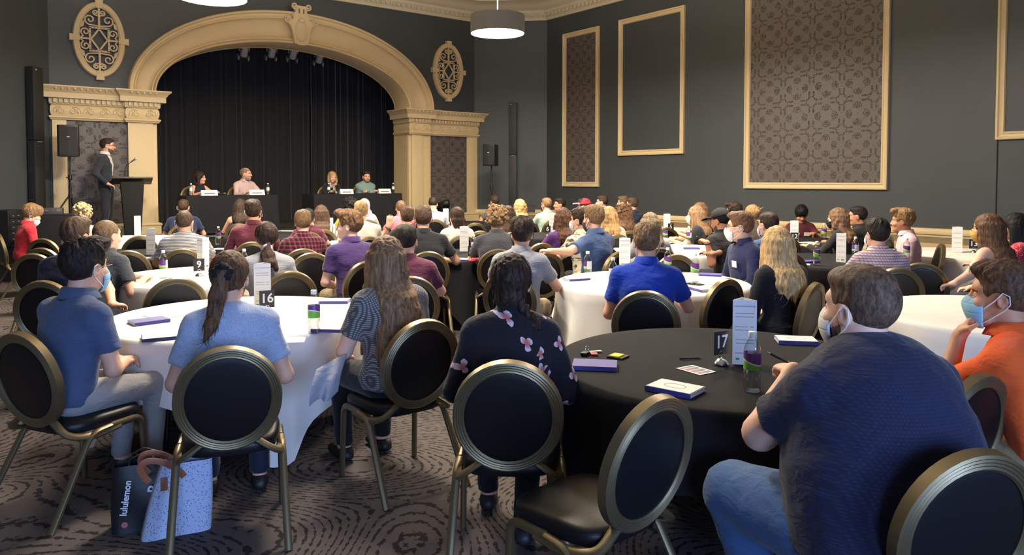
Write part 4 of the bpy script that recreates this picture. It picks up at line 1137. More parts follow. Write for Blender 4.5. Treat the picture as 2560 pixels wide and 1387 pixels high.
    for ax in range(3):
        fin[ax].append((Hc[ax]-.13*hs, Hc[ax]+(.13*hs), hq))
        for sd in (-1, 1):
            Wp, El, hd, pn = wr[sd]; c = Wp+nrm(hd)*.09; fin[ax].append((c[ax]-.085, c[ax]+.085, fq))
    me, P, Q = skin_mesh('body', body_pr+leg_pr+hp, cq, fin)
    # colours of the face by position in head space
    ctr = P[Q].mean(1); q = (ctr-Hc)@HR/hs
    sk = skin_mat(skin); hm = hair_mat(hair[1], hair[0] in ('long', 'longwavy', 'pony', 'lowpony', 'bob', 'halfup', 'highlight', 'shoulder', 'braid'), hair[0] == 'highlight')
    slots = [sk, plain('eye_dark', (38, 28, 24), .25), plain('lips_'+skin, tuple(int(c*f) for c, f in zip(SKINS[skin], (.88, .74, .72))), .5), hm, plain('eye_white', (196, 184, 174), .3)]
    mi = np.zeros(len(Q), np.int32); ax_ = np.abs(q[:, 0])
    fr = q[:, 1] > .07
    er = ((ax_-.032)/.0135)**2+((q[:, 2]-.0)/.0052)**2
    mi[fr & (er < 1) & (q[:, 1] > .076)] = 4; mi[fr & (((ax_-.032)/.0062)**2+((q[:, 2]-.0)/.0056)**2 < 1) & (q[:, 1] > .076)] = 1
    mi[fr & (np.abs(ax_-.035) < .019) & (np.abs(q[:, 2]-.0195+.12*np.abs(ax_-.035)) < .0042)] = 3
    mi[fr & (q[:, 1] > .08) & ((ax_/.025)**2+((q[:, 2]+.062)/.0105)**2 < 1)] = 2
    if beard:
        bd = (q[:, 2] < -.066+.42*np.maximum(0, .075-q[:, 1])) & (q[:, 2] > -.135) & (q[:, 1] > .012) & (np.linalg.norm(q, axis=1) < .155) & ~((ax_ < .026) & (np.abs(q[:, 2]+.063) < .01) & fr)
        bd |= (ax_ < .03) & (np.abs(q[:, 2]+.0495) < .0045) & fr
        slots.append(hair_mat(tuple(int(.6*x+.4*y_) for x, y_ in zip(beard, SKINS[skin])), False, False)); mi[bd & (mi == 0)] = 5
    for m in slots: me.materials.append(m)
    me.polygons.foreach_set('material_index', mi)
    bo = link('body', me, None, rt)
    keep = np.linalg.norm(P-Hc, axis=1) < .19*hs
    for sd in (-1, 1):
        Wp, El, hd, pn = wr[sd]; keep |= np.linalg.norm(P-(Wp+nrm(hd)*.09), axis=1) < .12
    vg = bo.vertex_groups.new(name='thin'); free = np.nonzero(~keep)[0]; vg.add(free.tolist(), 1., 'REPLACE')
    tgt = {0: 6500, 1: 3400, 2: 2200}[near]
    THIN.append((bo, min(1., (2*keep.sum()+tgt)/(2*len(P)))))
    # clothes
    o = .010
    sp = tors(o, 1., hc)+shoulders(o)+sl_pr
    if sleeve == 'none':
        sp = tors(o, 1., hc)[:2]+[Cone(at(.66), at(.82), rc*wx+o, ru+o, .04, dep, flat*.95)]+[Cone(at(.78)+V3(sd*.09, 0, 0), at(.97)+V3(sd*.085, 0, 0), .05, .03, .02) for sd in (-1, 1)]
    hem = at(.04)
    if collar:      # folded shirt collar, open at the throat
        k0 = at(.95); k1 = Hc+HR@V3(0, -.02, -.05); fw_ = 1+.25*(w-1); nc = k0+(k1-k0)*.52; r0_ = nk*1.12*fw_; cb = MB()
        prof_ = [(.0, -.03), (.001, .018), (.007, .026), (.014, .022), (.030, -.024), (.024, -.026), (.010, .010), (.006, .008), (.005, -.03)]
        na = 21
        for i in range(na):
            a_ = -2.65+5.3*i/(na-1); bk_ = math.cos(a_*.5)
            for r_, z_ in prof_:
                rr_c = r0_+r_*(1.25 if abs(a_) > 2 else 1.); cb.v.append(tuple(nc+V3(math.sin(a_)*rr_c, -math.cos(a_)*rr_c*1.05, z_-.028*(1-bk_))))
        np_ = len(prof_)
        for i in range(na-1):
            for j in range(np_): cb.f.append((i*np_+j, i*np_+(j+1) % np_, (i+1)*np_+(j+1) % np_, (i+1)*np_+j))
        cb.build('collar', shirt if vfront is None else vfront, rt, smooth=True, angle=60)
    seed = len(PEOPLE)+1
    sfin = [[], [], []]
    sme, SP, SQ = skin_mesh('shirt', sp, {0: .0122, 1: .018, 2: .025}[near], disp=fold(seed, {0: .0055, 1: .005, 2: .004}[near]))
    if vfront is not None:
        cc = SP[SQ].mean(1); zr = (cc[:, 2]-at(.35)[2])/(at(.98)[2]-at(.35)[2])
        sme.materials.append(shirt); sme.materials.append(vfront)
        sme.polygons.foreach_set('material_index', ((np.abs(cc[:, 0]) < .012+.062*np.clip(zr, 0, 1)) & (cc[:, 1] > at(.7)[1]) & (zr > 0)).astype(np.int32))
    link('shirt', sme, shirt, rt)
    pme, _, _ = skin_mesh('trousers', pant_pr, {0: .021, 1: .03, 2: .04}[near], disp=fold(seed+50, .005))
    link('trousers', pme, pants, rt)
    for i in (0, 1):
        me2, _, _ = skin_mesh('shoe', shoe[i], .018 if near == 0 else .025); link('shoe', me2, plain('shoe_%d_%d_%d' % tuple(shoes), shoes, .5), rt)
    HM = Matrix([list(HR[i]*hs)+[float(Hc[i])] for i in range(3)]+[[0, 0, 0, 1]])
    def on_head(ob): ob.matrix_local = HM
    if hair[0] != 'none' and not headscarf:
        hme, HP, HQ = hair_build(hair[0], {0: .0058, 1: .0085, 2: .012}[near], seed*13+5, hl)
        if hair[0] in ('long', 'longwavy', 'longcurl', 'pony', 'lowpony', 'halfup', 'highlight', 'braid'):
            # hair hangs under gravity: undo the head's nod below the nape and keep clear of the back
            hv = HP@(HR*hs).T+Hc
            tt = (hv[:, 2]-P0[2])/(Lt*math.cos(lam))
            rr_ = np.interp(tt, [.06, .3, .66, .8, .93, 1.0], [rp*wx, rw*wx*1.08, rc*(.35+.65*wx), ru*1.3*(.6+.4*wx), .145, .105])*flat+.024
            by = np.interp(tt, [0, 1], [P0[1], N[1]])-rr_
            dl = np.minimum(0, by-(Hc[1]-.118*hs))
            hv[:, 1] += dl*np.clip((1.12-tt)/.14, 0, 1)*np.clip((Hc[1]+.0-hv[:, 1])/.09, 0, 1)
            HP2 = (hv-Hc)@HR/hs
            hme.vertices.foreach_set('co', HP2.astype(np.float32).ravel()); hme.update()
        ho = link('hair', hme, hm, rt); on_head(ho)
        if near == 0 or (near == 1 and d < 8.6):
            HPx = np.empty(len(hme.vertices)*3, np.float32); hme.vertices.foreach_get('co', HPx); HPx = HPx.reshape(-1, 3)
            so = link('hair_strands', strands(HPx, HQ, hair[0], {0: 1300, 1: 450}[near], seed), hm, rt); so['kind'] = 'stuff'; on_head(so)
        if hair[0] == 'pony':
            b = MB(); b.tube([((.026+.003*math.sin(5*a))*math.cos(a), -.158+.008*math.sin(a*3), .045+(.026+.003*math.sin(5*a))*math.sin(a)) for a in np.linspace(0, 2*math.pi, 24, endpoint=False)], [.021+.004*math.sin(k_*2.4) for k_ in range(24)], 8, closed=True)
            on_head(b.build('scrunchie', plain('scrunchie_black', (18, 18, 20), .9), rt, smooth=True, fix=False))
        if hair[0] == 'lowpony':
            b = MB(); b.tube([(.03*math.cos(a), -.132+.01*math.sin(a*2), -.072+.022*math.sin(a)) for a in np.linspace(0, 2*math.pi, 14, endpoint=False)], .013, 8, closed=True)
            on_head(b.build('scrunchie', plain('scrunchie_grey', (176, 176, 192), .9), rt, smooth=True, fix=False))
    if headscarf:
        pr = [Ell((0, -.015, .035), (.098, .118, .112)), Cone((0, -.05, -.04), (0, -.06, -.16), .1, .11, .04), Cone((-.08, .0, -.13), (.08, 0, -.13), .06, .06, .04), Ell((0, .12, -.03), (.062, .07, .085), k=.01, op=-1)]
        me2, _, _ = skin_mesh('headscarf', pr, .012, disp=fold(3, .004)); on_head(link('headscarf', me2, headscarf, rt))
    if cap:
        ccol, bcol, cb = cap
        cut = [(V3(0, 0, .045), V3(0, 0, -1))]
        pr = [Ell((0, -.016, .04), (.094, .116, .108), k=.01, cuts=cut)]
        me2, _, _ = skin_mesh('cap', pr, .009); co = link('cap', me2, plain('cap_%d%d%d' % ccol, ccol, .85), rt); on_head(co)
        pr = [Cone((-.045, .1, .052), (.045, .1, .052), .04, .04, .01, V3(0, 0, 1), .2), Cone((-.03, .15, .044), (.03, .15, .044), .045, .045, .03, V3(0, 0, 1), .16)]
        me2, _, _ = skin_mesh('brim', pr, .008); bo = link('brim', me2, plain('capb_%d%d%d' % bcol, bcol, .85), co)
    if mask:
        mcol, chin = mask
        dz = -.035 if chin else 0.
        mp = [Ell((0, .056, -.056+dz), (.068, .073, .066)), Ell((0, .05, -.09+dz*.6), (.056, .056, .05), k=.02), Cone((0, .1, -.01+dz), (0, .114, -.035+dz), .014, .016, .03)]
        mq = .005 if near == 0 else .008
        mx = [axis(-.085, .085, mq, ()), axis(.02, .15, mq, ()), axis(-.19, .02, mq, ())]
        Fd = field(mp, *mx)
        X = mx[0][:, None, None]; Y = mx[1][None, :, None]; Z = mx[2][None, None, :]
        Fd = np.maximum(Fd, -(field([p.off(-.008) for p in mp], *mx)))
        Fd = np.maximum(Fd, (Z-(-.004+dz-.22*np.abs(X))+0*Y)); Fd = np.maximum(Fd, (-.128+dz*.6)-Z+0*X+0*Y); Fd = np.maximum(Fd, .052-Y+.0*X+0*Z)
        P2, Q2 = surfnet(Fd.astype(np.float32), *mx)
        mo = link('face_mask', npmesh('face_mask', P2, Q2), mask_mat(mcol), rt); on_head(mo)
        lm = plain('ear_loop_white', (232, 232, 230), .8) if sum(mcol) > 300 else plain('ear_loop_black', (25, 25, 27), .8)
        for sd in (-1, 1):
            b = MB()
            b.tube([(sd*.066, .05, -.045+dz), (sd*.08, .015, -.012), (sd*.09, -.012, .022), (sd*.093, -.034, .012), (sd*.09, -.036, -.02), (sd*.082, -.018, -.045), (sd*.068, .03, -.085+dz*.5), (sd*.058, .052, -.1+dz*.5)], .0022, 5)
            b.build('ear_loop', lm, mo, smooth=True, fix=False)
    if glasses:
        b = MB()
        for sd in (-1, 1):
            b.tube([(sd*.034+.026*math.cos(a), .112-.006*abs(math.cos(a)), .0+.018*math.sin(a)) for a in np.linspace(0, 2*math.pi, 14, endpoint=False)], .0022, 5, closed=True)
            b.tube([(sd*.06, .106, .006), (sd*.082, .05, .006), (sd*.088, -.01, .008)], .0022, 5)
        b.tube([(-.009, .113, .003), (0, .116, .005), (.009, .113, .003)], .002, 5)
        on_head(b.build('glasses', plain('glasses_frame', (45, 30, 28), .3), rt, smooth=True, fix=False))
    if lanyard:
        b = MB(); nc = at(.985); rr = nk*1.35
        pts = [at(.62)+dep*(rc*flat*wx+.022)+V3(-.02, 0, 0)]+[nc+V3(math.sin(a)*rr*1.15, -math.cos(a)*rr*1.1, .02*math.cos(a)-.008) for a in np.linspace(-2.3, 2.3, 13)]+[at(.62)+dep*(rc*flat*wx+.022)+V3(.02, 0, 0)]
        b.tube(pts, .009, 4, flat=.25); b.build('lanyard', plain('lanyard_%d' % lanyard[0], lanyard, .7), rt, smooth=True, fix=False)
    if badge:
        b = MB(); c = at(.66)+dep*(rc*flat*wx+.022)+V3(-.08 if badge < 0 else .08, 0, 0)
        M = Matrix([[1, dep[0], tdir[0]], [0, dep[1], tdir[1]], [0, dep[2], tdir[2]]])
        b.box(c, (.085, .004, .058), M=M); b.build('name_badge', plain('badge_white', (235, 233, 226), .6), rt)
    info = dict(root=rt, loc=loc, rz=rz, N=N, at=at, wr=wr, dep=dep, tdir=tdir, Hc=Hc, HR=HR, hs=hs, S=Sj, body=body)
    PEOPLE.append(info)
    return info

SKINS = {'light': (226, 176, 148), 'fair': (236, 192, 168), 'tan': (198, 142, 108), 'brown': (150, 100, 72), 'dark': (92, 60, 46)}
def skin_mat(k):
    n = 'skin_'+k
    if n in MATS: return MATS[n]
    m, t, b = newmat(n); c = srgb(SKINS[k])
    f = t.noise(t.coord(), 18, 3)
    t.set(b.inputs['Base Color'], t.mix(f, (c[0]*.9, c[1]*.82, c[2]*.8, 1), (min(1, c[0]*1.06), c[1]*1.04, c[2]*1.02, 1)))
    b.inputs['Roughness'].default_value = .55; b.inputs['Subsurface Weight'].default_value = .08; b.inputs['Subsurface Radius'].default_value = (.02, .008, .004)
    b.inputs['Subsurface Scale'].default_value = .5
    MATS[n] = m; return m
def hair_mat(rgb, lng, hl):
    n = 'hair_%d_%d_%d_%d_%d' % (rgb+(lng, hl))
    if n in MATS: return MATS[n]
    m, t, b = newmat(n); c = srgb(rgb); g_ = .3*c[0]+.6*c[1]+.1*c[2]; c = tuple(x*.87+g_*.13 for x in c[:3])+(1,)
    co = t.coord('Object', (70, 70, 6) if lng else (90, 90, 40))
    f = t.noise(co, 1., 3, .6, .6)
    c = tuple(x*.72 for x in c[:3])+(1,); lo = tuple(x*(.35 if hl else .45) for x in c[:3])+(1,); hi = tuple(min(1, x*(2.3 if hl else 1.8)) for x in c[:3])+(1,)
    t.set(b.inputs['Base Color'], t.ramp(f, [(.3, lo), (.5, c), (.72, hi)]))
    b.inputs['Roughness'].default_value = .6; b.inputs['Specular IOR Level'].default_value = .25
    t.set(b.inputs['Normal'], t.bump(f, .55, .006))
    MATS[n] = m; return m
def mask_mat(rgb):
    n = 'mask_%d_%d_%d' % rgb
    if n in MATS: return MATS[n]
    m, t, b = newmat(n); c = srgb(rgb)
    z = t.sep(t.coord())[2]
    pl = t.math('PINGPONG', t.math('MULTIPLY', z, 60), 1.)
    t.set(b.inputs['Base Color'], c); b.inputs['Roughness'].default_value = .85
    t.set(b.inputs['Normal'], t.bump(t.smooth(pl, .05, .25), .4, .003))
    MATS[n] = m; return m

# ---- cloth
def cloth(name, rgb, kind='plain', rgb2=(255, 255, 255), p=1., rgb3=None, rough=.85):
    if name in MATS: return MATS[name]
    m, t, b = newmat(name); c = srgb(rgb); c2 = srgb(rgb2)
    co = t.coord(); X, Y, Z = t.sep(co)
    b.inputs['Roughness'].default_value = rough; b.inputs['Specular IOR Level'].default_value = .25
    b.inputs['Sheen Weight'].default_value = .15
    var = t.noise(co, 9, 2)
    col = t.mix(var, tuple(x*.86 for x in c[:3])+(1,), tuple(min(1, x*1.1) for x in c[:3])+(1,))
    def lines(v, freq, a, bb): return t.smooth(t.math('PINGPONG', t.math('MULTIPLY', v, freq), 1.), a, bb)
    if kind == 'hstripe': col = t.mix(lines(Z, 130*p, .56, .70), col, c2)
    elif kind == 'vstripe':
        col = t.mix(lines(t.math('ADD', X, t.math('MULTIPLY', Y, .35)), 26*p, .62, .68), col, c2)
    elif kind == 'plaid':
        fx = lines(t.math('ADD', X, t.math('MULTIPLY', Y, .6)), 46*p, .45, .62); fz = lines(Z, 46*p, .45, .62)
        f = t.math('MULTIPLY', t.math('ADD', fx, fz), .5)
        col = t.mix(f, c2, col)
        if rgb3: col = t.mix(t.math('MULTIPLY', lines(t.math('ADD', X, t.math('MULTIPLY', Y, .6)), 46*p, .93, .99), .6), col, srgb(rgb3)); col = t.mix(t.math('MULTIPLY', lines(Z, 46*p, .93, .99), .6), col, srgb(rgb3))
    elif kind == 'check':
        fx = lines(t.math('ADD', X, t.math('MULTIPLY', Y, .6)), 90*p, .6, .8); fz = lines(Z, 90*p, .6, .8)
        col = t.mix(t.math('MAXIMUM', t.math('MULTIPLY', fx, .55), fz), col, c2)
    elif kind == 'speck':
        v = t.voronoi(co, 270*p)[0]; col = t.mix(t.math('SUBTRACT', 1., t.smooth(v, .22, .36)), col, c2)
    elif kind == 'dots':
        u = t.math('MULTIPLY', t.math('ADD', X, t.math('MULTIPLY', Y, .55)), 88*p); v = t.math('MULTIPLY', Z, 88*p)
        v2 = t.math('ADD', v, t.math('MULTIPLY', t.math('FLOOR', u), .5))
        du = t.math('SUBTRACT', t.math('FRACT', u), .5); dv = t.math('SUBTRACT', t.math('FRACT', v2), .5)
        r = t.math('SQRT', t.math('ADD', t.math('MULTIPLY', du, du), t.math('MULTIPLY', dv, dv)))
        col = t.mix(t.smooth(r, .30, .40), c2, col)
    elif kind == 'leaf' or kind == 'floral':
        sc = (9 if kind == 'leaf' else 5.2)*p
        n = t.node('ShaderNodeTexVoronoi', feature='F1'); n.inputs['Scale'].default_value = sc; n.inputs['Randomness'].default_value = .75
        t.l.new(co, n.inputs['Vector'])
        sub = t.node('ShaderNodeVectorMath', operation='SUBTRACT')
        scv = t.node('ShaderNodeVectorMath', operation='SCALE'); scv.inputs[3].default_value = 1.
        t.l.new(co, scv.inputs[0]); t.l.new(scv.outputs[0], sub.inputs[0]); t.l.new(n.outputs['Position'], sub.inputs[1])
        dx, dy, dz = t.sep(sub.outputs[0])
        hx_ = t.math('ADD', dx, t.math('MULTIPLY', dy, .8))
        rc = t.sep(n.outputs['Color'])
        ang = t.math('ADD', t.math('ARCTAN2', dz, hx_), t.math('MULTIPLY', rc[0], 6.28))
        r = t.math('SQRT', t.math('ADD', t.math('MULTIPLY', hx_, hx_), t.math('MULTIPLY', dz, dz)))
        pet = t.math('ABSOLUTE', t.math('COSINE', t.math('MULTIPLY', ang, 1.5 if kind == 'floral' else 2.5)))
        R = t.math('MULTIPLY', t.math('ADD', .25, t.math('MULTIPLY', pet, .9)), (.042 if kind == 'floral' else .036)/p)
        on = t.math('LESS_THAN', t.math('ADD', r, t.math('MULTIPLY', t.math('SUBTRACT', t.noise(co, 40, 1), .5), .02)), R)
        on = t.math('MULTIPLY', on, t.math('GREATER_THAN', rc[1], .12 if kind == 'floral' else .1))
        pc = t.mix(t.smooth(r, .008, .03), srgb(rgb3 or rgb2), c2)
        col = t.mix(on, col, pc)
    elif kind == 'texture':
        f = t.math('MULTIPLY', lines(t.math('ADD', X, t.math('MULTIPLY', Y, .6)), 120*p, .4, .6), lines(Z, 120*p, .4, .6)); col = t.mix(f, col, c2)
    t.set(b.inputs['Base Color'], col)
    h = t.math('ADD', t.math('MULTIPLY', t.noise(t.coord('Object', (1, 1, 2.2)), 11, 3, .55, .8), 1.), t.math('MULTIPLY', t.noise(co, 260, 1), .06))
    t.set(b.inputs['Normal'], t.bump(h, .32, .03))
    MATS[name] = m; return m
# ------------------------------------------------------------------ on and around the stage
def on_plane(px, py, nx, ny, c):
    r = ray(px, py); return C0+r*(c/(r[0]*nx+r[1]*ny))
def dY(px, Y): return Y/ray(px, 450)[1]
SZ = .60
def lectern(loc, rz, label, s=1., mic=True):
    rt = empty('lectern', loc, rz, label, 'lectern', 'black lecterns')     # reader stands on local +Y side
    rt.scale = (s, s, s)
    q = MB()
    w0, w1, d0, d1 = .13, .19, .12, .17
    q.add([(-w0, -d0, .04), (w0, -d0, .04), (w0, d0, .04), (-w0, d0, .04), (-w1, -d1, 1.02), (w1, -d1, 1.02), (w1, d1, .94), (-w1, d1, .94)], [(3, 2, 1, 0), (4, 5, 6, 7), (0, 1, 5, 4), (1, 2, 6, 5), (2, 3, 7, 6), (3, 0, 4, 7)])
    q.build('body', MATT, rt, bevel=.008)
    q = MB(); M = Matrix.Rotation(math.radians(-14), 3, 'X'); q.box((0, 0, 1.04), (.66, .46, .03), M=M); q.box((0, .2, 1.0), (.66, .02, .05), M=M); q.build('top_board', plain('lectern_top', (46, 44, 46), .45), rt, bevel=.004)
    q = MB(); q.box((0, 0, .02), (.42, .36, .04)); q.build('base', MATT, rt, bevel=.006)
    if mic:
        q = MB(); q.tube([(-.12, .05, 1.05), (-.12, .08, 1.2), (-.08, .02, 1.32), (.02, -.06, 1.40)], .006, 8); q.build('gooseneck', BLACK, rt, smooth=True)
        q = MB(); q.tube([(-.02, -.03, 1.372), (.05, -.085, 1.425)], [.011, .016], 10); q.build('microphone_body', plain('mic_grey', (150, 150, 150), .4, .6), rt, smooth=True)
        q = MB(); q.lathe([(0, -.03), (.02, -.02), (.025, 0), (.02, .02), (0, .03)], 12, (.065, -.097, 1.437)); q.build('microphone_head', plain('mic_mesh', (196, 192, 186), .5, .3), rt, smooth=True)
    return rt
p = onY(332, 560, 14.9); lectern((p[0], p[1], SZ), math.radians(-8), 'black lectern with gooseneck microphone beside the standing person in a suit')
p = onz(1298, 585, 0)
p = atd(1297, 520, 15.3); lectern((p[0], p[1], 0), math.radians(140), 'plain black lectern by the corner behind the seated crowd', 1.02, False)
def speaker_on_stand(px, y0, y1, d, zf, label_s, label_t, beta, legs=(0., 2.1, 4.2)):
    top = atd(px, y0, d); bot = atd(px, y1, d); h = top[2]-bot[2]; w_ = h*.62
    rt = empty('speaker_stand', (top[0], top[1], zf), heading(beta), label_t, 'stand', 'tripod speaker stands'); zb = bot[2]-zf
    q = MB(); q.tube([(0, 0, .10), (0, 0, zb*.62)], .021, 10); q.tube([(0, 0, zb*.6), (0, 0, zb-.002)], .016, 10); q.build('pole', BLACK, rt, smooth=True)
    hz = zb*.50
    q = MB(); q.lathe([(.035, hz), (.035, hz+.07)], 12); q.build('leg_hub', BLACK, rt)
    q = MB(); q.lathe([(.03, zb*.72), (.034, zb*.74), (.03, zb*.78)], 12); q.tube([(0, 0, zb*.75), (.06, 0, zb*.75)], .012, 8); q.build('clamp_knob', BLACK, rt)
    for a in legs:
        q = MB(); q.tube([(.03*math.cos(a), .03*math.sin(a), hz+.03), (.52*math.cos(a), .52*math.sin(a), .015)], .014, 8); q.build('leg', BLACK, rt, smooth=True)
        q = MB(); q.tube([(.27*math.cos(a), .27*math.sin(a), hz*.51+.02), (.02*math.cos(a), .02*math.sin(a), .13)], .008, 6); q.build('brace', BLACK, rt, smooth=True)
    sp = empty('loudspeaker', (bot[0], bot[1], bot[2]+.002), heading(beta), label_s, 'loudspeaker', 'loudspeakers on stands')
    # faces local +Y
    prof = [(-w_/2, .16), (-w_*.44, .19), (0, .205), (w_*.44, .19), (w_/2, .16), (w_*.36, -.16), (-w_*.36, -.16)]
    q = MB(); q.prism(prof, (0, 0, 0), (1, 0, 0), (0, 1, 0), (0, 0, 1), h); q.build('cabinet', BLACK, sp, bevel=.018)
    q = MB(); q.prism([(x*.9, y) for x, y in ((-w_/2, .165), (-w_*.44, .196), (0, .212), (w_*.44, .196), (w_/2, .165))], (0, 0, h*.06), (1, 0, 0), (0, 1, 0), (0, 0, 1), h*.88); q.build('grille', plain('speaker_grille', (34, 34, 36), .7, bump=.6, bscale=400), sp)
    q = MB(); q.box((0, .216, h*.62), (.045, .006, .014)); q.build('badge', plain('badge_silver', (190, 190, 190), .4), sp)
speaker_on_stand(172, 314, 392, 13.0, SZ, 'black loudspeaker high on a stand in front of the left pier', 'black tripod stand holding the loudspeaker by the left pier', 150, (.3, 2.4, 4.5))
speaker_on_stand(1229, 362, 415, 17.2, 0., 'black loudspeaker on a stand in front of the corner wall', 'black tripod stand holding the loudspeaker by the corner', 200, (.9, 3.0, 5.2))
def column_speaker(px, y0, ym, y1, plane, rz, label, w_=.20):
    a = on_plane(px, y0, *plane); b2 = on_plane(px, y1, *plane); mz = on_plane(px, ym, *plane)[2]
    rt = empty('column_speaker', (a[0], a[1], b2[2]), rz, label, 'loudspeaker', 'slim wall column loudspeakers')
    for z0, z1 in ((0, mz-b2[2]-.006), (mz-b2[2]+.006, a[2]-b2[2])):
        q = MB(); q.box((0, -.09, (z0+z1)/2), (w_, .14, z1-z0)); c = q.build('cabinet', plain('column_dark', (34, 35, 37), .55), rt, bevel=.01)
        q = MB(); q.box((-.05, -.164, z1-.05), (.025, .006, .025)) if z0 > 0 else q.box((0, -.164, z1-.015), (.1, .006, .008)); q.build('badge', plain('badge_silver', (190, 190, 190), .4), c)
    q = MB(); q.box((0, -.012, (a[2]-b2[2])*.8), (.1, .03, .1)); q.build('wall_bracket', BLACK, rt)
column_speaker(1284, 258, 388, 560, (1, 1, 26.78-.02), math.radians(-45), 'slim dark column loudspeaker on the corner wall beside the cream frame')
column_speaker(74, 168, 351, 606, (1, -1, -14.19+.02), math.radians(45), 'slim dark column loudspeaker on the far left wall', .24)
# panel tables
NAME_INK = plain('name_smudge', (120, 114, 112), .8)
def panel_table(x0, x1, label):
    a = onY(x0, 490, 14.72)[0]; b2 = onY(x1, 490, 14.72)[0]; w_ = b2-a
    rt = empty('panel_table', ((a+b2)/2, 15.02, SZ), 0, label, 'table', 'black clothed tables on the stage')
    q = MB(); q.box((0, 0, .73), (w_-.02, .58, .03)); q.build('table_top', WOODT, rt)
    for sx in (-1, 1):
        for sy in (-1, 1): q = MB(); q.tube([(sx*(w_/2-.12), sy*.22, .715), (sx*(w_/2-.12), sy*.22, 0)], .016, 8); q.build('leg', LEGM, rt)
    q = MB(); n = 120; per = []
    cor = [(-w_/2, -.3), (w_/2, -.3), (w_/2, .3), (-w_/2, .3)]
    for i in range(4):
        A, B = Vector(cor[i]), Vector(cor[(i+1) % 4]); k = int((B-A).length/.03); d = (B-A).normalized(); nn = Vector((d.y, -d.x))
        for j in range(k): per.append((A+(B-A)*(j/k), nn, j/k))
    n = len(per); q.v += [(0, 0, .7505)]
    for f, z in ((1., .7505), (1.0, .74), (1., .35), (1., .03)):
        for i, (p_, nn, t) in enumerate(per):
            o = (.006 if z < .75 else 0)+(.012+.016*math.sin(i*.55)+.05*max(0, 1-abs(t-.0)*14)+.05*max(0, 1-abs(t-1)*14))*(.74-z)/.7*(z < .74)
            q.v.append((p_.x+nn.x*o, p_.y+nn.y*o, z))
    for i in range(n):
        j = (i+1) % n; q.f.append((0, 1+i, 1+j))
        for r in range(3): q.f.append((1+r*n+i, 1+(r+1)*n+i, 1+(r+1)*n+j, 1+r*n+j))
    o = q.build('tablecloth', BLACK_T, None, smooth=True, angle=60); o.location = ((a+b2)/2, 15.02, SZ+.001)
    tag(o, 'black floor-length cloth on the '+label, 'tablecloth', 'cloths on the stage tables')
panel_table(466, 692, 'left stage table of the panel')
panel_table(784, 1004, 'right stage table of the panel')
ZP = SZ+.7525
def at_panel(px, dy=0.): p = onY(px, 490, 14.80+dy); return (p[0], p[1], ZP)
def placard(px, label):
    p = at_panel(px); rt = empty('name_placard', p, 0, label, 'name placard', 'white name placards on the stage tables')
    q = MB(); q.add([(-.15, -.05, 0), (.15, -.05, 0), (.15, 0, .105), (-.15, 0, .105), (-.15, .05, 0), (.15, .05, 0)], [(0, 1, 2, 3), (3, 2, 5, 4)]); q.build('card', PAPER, rt)
    q = MB(); M = Matrix.Rotation(math.radians(-25.5), 3, 'X')
    q.box((0, -.033, .04), (.2, .0015, .022), M=M); q.build('printed_name', NAME_INK, rt)
placard(523, 'white name placard before the person in the black sleeveless dress'); placard(642, 'white name placard before the person in the pink shirt'); placard(866, 'white name placard before the person holding the microphone'); placard(961, 'white name placard before the person in the green shirt')
for px, l in ((478, 'water bottle before the person in the sleeveless dress'), (670, 'water bottle at the right end of the left stage table'), (822, 'water bottle before the person holding the microphone'), (983, 'water bottle at the right end of the right stage table')):
    bottle(at_panel(px, .1), 1.2, l, 1.)
def handheld(p, rz, label, tilt=0.):
    rt = empty('microphone', p, rz, label, 'microphone', 'microphones of the panel')
    q = MB(); q.lathe([(.010, 0), (.014, .13), (.015, .15)], 12); q.build('handle', BLACK, rt, smooth=True)
    q = MB(); q.lathe([(.014, .15), (.024, .165), (.026, .19), (.018, .21), (0, .215)], 14); q.build('head', plain('mic_mesh_dark', (90, 90, 92), .5, .5), rt, smooth=True)
    rt.rotation_euler = (tilt, 0, rz); return rt
handheld((at_panel(541, .12)[0], at_panel(541, .12)[1], ZP+.026), 1.9, 'microphone lying behind a placard on the left stage table', math.radians(88))
# stage lanterns
def lantern(px, py, label, tilt):
    Y = 16.6; p = onY(px, py, Y); rt = empty('stage_lantern', (p[0], p[1], p[2]), 0, label, 'stage light', 'stage lanterns under the arch')
    SIL = plain('lantern_silver', (205, 203, 200), .35, .6)
    M = Matrix.Rotation(math.radians(tilt), 4, 'X')
    q = MB(); q.lathe([(.07, -.12), (.085, -.08), (.085, .06), (.095, .07), (.095, .12)], 16, capt=False); o = q.build('can', SIL, rt, smooth=True); o.matrix_local = M
    q = MB(); q.lathe([(0, .07), (.08, .07)], 16); o = q.build('lens', plain('lens_dark', (40, 40, 44), .1), rt); o.matrix_local = M
    q = MB(); q.tube([(-.11, 0, 0), (-.115, 0, .08), (-.06, 0, .15), (.06, 0, .15), (.115, 0, .08), (.11, 0, 0)], .010, 6); q.build('yoke', SIL, rt, smooth=True)
    q = MB(); q.box((0, 0, .19), (.05, .05, .08)); q.build('clamp', BLACK, rt)
    for sx in (-1, 1): q = MB(); q.box((sx*.11, 0, -.15), (.02, .12, .09)); o = q.build('barn_door', SIL, rt); o.matrix_local = M
for px, py, l in ((611, 128, 'leftmost silver stage lantern under the arch'), (680, 130, 'second silver stage lantern from the left under the arch'), (733, 134, 'third silver stage lantern from the left under the arch'), (799, 144, 'rightmost silver stage lantern under the arch')):
    lantern(px, py, l, 35)
q = MB(); zt = onY(700, 128, 16.6)[2]+.235; q.tube([(3.0, 16.6, zt), (9.3, 16.6, zt)], .024, 10); tag(q.build('lighting_bar', BLACK, None, smooth=True), 'black bar carrying the stage lanterns under the arch', 'lighting bar')
